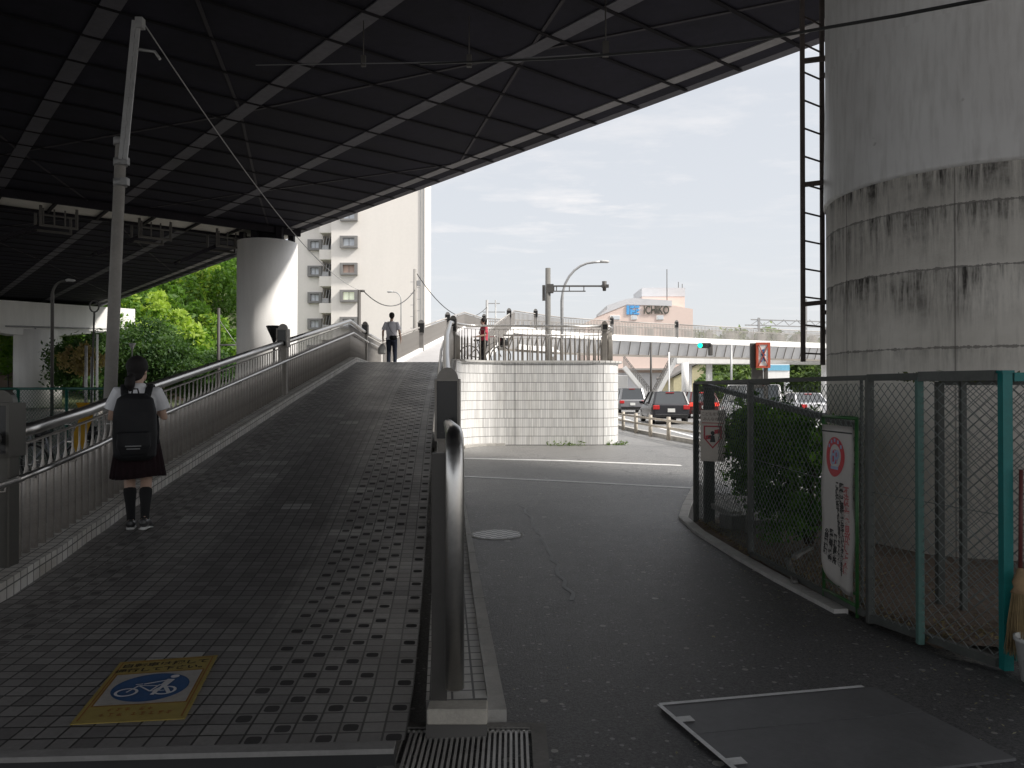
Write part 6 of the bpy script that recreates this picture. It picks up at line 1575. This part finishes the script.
# --- man on the landing, seen from behind
J = dict(head=(.01, .01, 1.64), neck=(0, 0, 1.475), chest=(0, 0, 1.22), pelvis=(0, 0, .95),
    shl=(-.185, -.01, 1.40), ell=(-.27, -.05, 1.13), wrl=(-.285, .02, .88), hdl=(0, .1, -1), hnl=(1, .0, .0),
    shr=(.185, -.01, 1.40), elr=(.26, -.03, 1.13), wrr=(.29, .07, .88), hdr=(0, .15, -1), hnr=(-1, 0, 0),
    hpl=(-.09, 0, .90), knl=(-.10, .08, .50), anl=(-.09, -.04, .10), tol=(-.13, .15, .035),
    hpr=(.09, 0, .90), knr=(.10, .06, .50), anr=(.11, .03, .09), tor=(.15, .22, .035))
mloc = Vector(((391.5-512)/770*25, 25, 2.36)); man, Rm = person(mloc, 0, J, 'man in pale grey t-shirt and dark trousers walking away past the ramp crest', .011)
cloth('hair', lambda m_: (ball(m_, Rm @ Vector((0, -.022, .028)), .106, (.84, .96, .96)), ball(m_, Rm @ Vector((0, -.05, -.03)), .07, (.95, .6, 1))), M_HAIR, man, .012)
def tee(mb):
    mb.loft([(0, 0, .87, .185, .13), (0, 0, 1.0, .165, .125), (0, 0, 1.22, .185, .13), (0, 0, 1.33, .195, .12), (0, 0, 1.42, .15, .09), (0, 0, 1.465, .08, .07)], 24)
    for s, e in ((-1, (-.235, -.035, 1.24)), (1, (.23, -.025, 1.24))): mb.tube([(s*.11, 0, 1.38), (s*.185, -.01, 1.39), e, (e[0]*1.03, e[1], e[2]-.05)], [.068, .075, .072, .078], 14)
cloth('tshirt', tee, mat('pale_grey_shirt', (.66, .65, .70), .85, 0, .08, 8, .2, 20), man, .012)
def trous(mb):
    mb.loft([(0, 0, .80, .165, .115), (0, 0, .92, .175, .125), (0, 0, 1.0, .16, .12)], 20)
    for sd in 'lr':
        hp_, kn, an = Vector(J['hp'+sd]), Vector(J['kn'+sd]), Vector(J['an'+sd]); mb.tube([hp_+Vector((0, 0, .03)), hp_.lerp(kn, .5), kn, kn.lerp(an, .5), an+Vector((0, 0, -.03))], [.10, .088, .072, .064, .060], 14)
cloth('trousers', trous, mat('navy_trousers', (.018, .025, .045), .9, 0, .3, 9), man, .012)
for sd in 'lr':
    an, to = J['an'+sd], J['to'+sd]; cloth('shoe', lambda m_: shoe(m_, an, to, 1.1), mat('grey_shoe', (.10, .10, .10), .6), man, .012)
sb = thing('shoulder_bag', (0, 0, 0), 'small black shoulder bag slung across the back of the man', 'bag')
mb = MB(); mb.box((.08, -.17, .93), (.24, .07, .14)); mb.bevel(.025, 2); me = bpy.data.meshes.new('pouch'); mb.bm.to_mesh(me); mb.bm.free(); link_mesh('pouch', me, M_BAG, sb)
mb = MB(); mb.tube([(.16, -.15, .97), (.0, -.145, 1.15), (-.08, -.135, 1.32), (-.11, -.03, 1.475), (-.08, .12, 1.36), (.08, .145, 1.1), (.19, .0, .98)], [(.016, .005)]*7, 8); me = bpy.data.meshes.new('strap'); mb.bm.to_mesh(me); mb.bm.free(); link_mesh('strap', me, M_BAG, sb)
sb.location = mloc
pbg = thing('plastic_bag', (0, 0, 0), 'white plastic carrier bag hanging from the left hand of the man', 'bag')
cloth('bag_body', lambda m_: m_.loft([(-.32, .03, .40, .10, .05), (-.32, .03, .45, .14, .08), (-.32, .03, .60, .13, .075), (-.30, .03, .72, .06, .03), (-.29, .03, .76, .03, .015)], 14), mat('white_polythene', (.62, .61, .58), .5, 0, .12, 12, .6, 12), pbg, .012)
mb = MB(); mb.tube([(-.33, .03, .72), (-.30, .03, .82), (-.27, .03, .72)], .008, 6); me = bpy.data.meshes.new('handle'); mb.bm.to_mesh(me); mb.bm.free(); link_mesh('handle', me, MATS['white_polythene'], pbg)
pbg.location = mloc
# --- person in red behind the railing, with a dark bicycle
J2 = dict(J); 
J2.update(head=(0, .02, 1.485), neck=(0, 0, 1.335), chest=(0, 0, 1.10), pelvis=(0, 0, .86), shl=(-.165, 0, 1.27), ell=(-.22, .05, 1.02), wrl=(-.16, .26, .98), hdl=(0, 1, 0), hnl=(0, 0, -1),
    shr=(.165, 0, 1.27), elr=(.22, .05, 1.02), wrr=(.17, .26, .98), hdr=(0, 1, 0), hnr=(0, 0, -1), hpl=(-.08, 0, .82), knl=(-.08, .05, .46), anl=(-.08, -.04, .09), tol=(-.09, .12, .03), hpr=(.08, 0, .82), knr=(.08, .02, .46), anr=(.08, .0, .09), tor=(.09, .16, .03))
wloc = Vector(((484-512)/770*25.2, 25.2, 2.36)); wm, Rm = person(wloc, 2.0, J2, 'person in a red top with black hair behind the bars above the tiled wall', .012, female=True)
cloth('hair', lambda m_: (ball(m_, Rm @ Vector((0, -.022, .028)), .108, (.88, 1.0, .98)), ball(m_, Rm @ Vector((0, -.055, -.05)), .078, (1.0, .7, 1.2))), M_HAIR, wm, .012)
def rt(mb):
    mb.loft([(0, 0, .84, .17, .12), (0, 0, .95, .155, .118), (0, 0, 1.12, .172, .125), (0, 0, 1.22, .178, .115), (0, 0, 1.30, .13, .085), (0, 0, 1.335, .07, .065)], 22)
    for s in (-1, 1): mb.tube([(s*.10, 0, 1.26), (s*.165, 0, 1.27), (s*.2, .025, 1.15), (s*.215, .04, 1.08)], [.06, .066, .064, .066], 12)
cloth('top', rt, mat('red_top', (.45, .05, .08), .85, 0, .12, 8), wm, .012)
def tr2(mb):
    mb.loft([(0, 0, .76, .155, .11), (0, 0, .86, .165, .12), (0, 0, .95, .15, .115)], 20)
    for sd in 'lr':
        hp_, kn, an = Vector(J2['hp'+sd]), Vector(J2['kn'+sd]), Vector(J2['an'+sd]); mb.tube([hp_+Vector((0, 0, .03)), hp_.lerp(kn, .5), kn, kn.lerp(an, .5), an+Vector((0, 0, .05))], [.095, .085, .07, .062, .058], 12)
cloth('trousers', tr2, mat('black_trousers', (.015, .015, .017), .9), wm, .012)
for sd in 'lr':
    an, to = J2['an'+sd], J2['to'+sd]; cloth('shoe', lambda m_: shoe(m_, an, to), mat('white_shoe', (.6, .6, .58), .6), wm, .012)
bicycle((wloc.x+.05, wloc.y-.35, 2.36), .25, 'dark bicycle pushed by the person in the red top on the landing', ('black', (.03, .03, .03)), None)

# ================================================================== world, sun, camera
w = bpy.data.worlds.new('World'); S.world = w; w.use_nodes = True; nt = w.node_tree; bg = nt.nodes['Background']
sky = N(nt, 'ShaderNodeTexSky'); sky.sky_type = 'NISHITA'; sky.sun_disc = False; sky.sun_elevation = R(42); SUNAZ = R(108); sky.sun_rotation = SUNAZ
sky.air_density = 1.2; sky.dust_density = 2.5; sky.altitude = 50
tc = N(nt, 'ShaderNodeTexCoord').outputs['Generated']
sp = N(nt, 'ShaderNodeSeparateXYZ'); L(nt, tc, sp.inputs[0])
veil = mix_n(nt, ramp_n(nt, sp.outputs[2], 0, .7), (6.5, 6.6, 6.85), (5.7, 5.95, 6.35))
veil = mix_n(nt, ramp_n(nt, sp.outputs[2], .36, .95), veil, (17.5, 17.2, 17.0))
base = mix_n(nt, .82, sky.outputs[0], veil)
# flat cloud sheets: project the view direction on a high plane
zc = math_n(nt, 'MAXIMUM', sp.outputs[2], .04)
cb_ = N(nt, 'ShaderNodeCombineXYZ'); L(nt, math_n(nt, 'DIVIDE', sp.outputs[0], zc), cb_.inputs[0]); L(nt, math_n(nt, 'DIVIDE', sp.outputs[1], zc), cb_.inputs[1])
n1 = noise_n(nt, cb_.outputs[0], 1.5, 8, .62, (1, 1.3, 1)); n2 = noise_n(nt, cb_.outputs[0], .35, 3, .5)
cl_ = math_n(nt, 'MULTIPLY', ramp_n(nt, n1, .50, .72), ramp_n(nt, n2, .40, .62))
cl_ = math_n(nt, 'MULTIPLY', cl_, ramp_n(nt, sp.outputs[2], .05, .22))
skyc = mix_n(nt, math_n(nt, 'MULTIPLY', cl_, .65), base, (8.4, 8.0, 7.8))
L(nt, skyc, bg.inputs[0]); bg.inputs[1].default_value = .11
sl = bpy.data.lights.new('sun', 'SUN'); sl.energy = 4.2; sl.angle = R(7); sl.color = (1, .95, .88)
so = bpy.data.objects.new('sun', sl); COL.objects.link(so)
el = R(42); dvec = Vector((math.sin(SUNAZ)*math.cos(el), math.cos(SUNAZ)*math.cos(el), math.sin(el))); so.rotation_euler = dvec.to_track_quat('Z', 'Y').to_euler(); so.location = (20, 0, 40)
cam = bpy.data.cameras.new('camera'); cam.sensor_width = 36; cam.lens = 36*770/1024; cam.clip_end = 3000; cam.clip_start = .05
co = bpy.data.objects.new('camera', cam); COL.objects.link(co); co.location = (0, 0, EYE); co.rotation_euler = (R(90)+math.atan(6/770), 0, 0); S.camera = co
S.render.engine = 'CYCLES'; S.view_settings.view_transform = 'Standard'; S.view_settings.look = 'None'; S.view_settings.exposure = .28; S.view_settings.gamma = 1
S.render.resolution_x = 1024; S.render.resolution_y = 768
try:
    S.cycles.max_bounces = 8; S.cycles.diffuse_bounces = 5
except Exception: pass
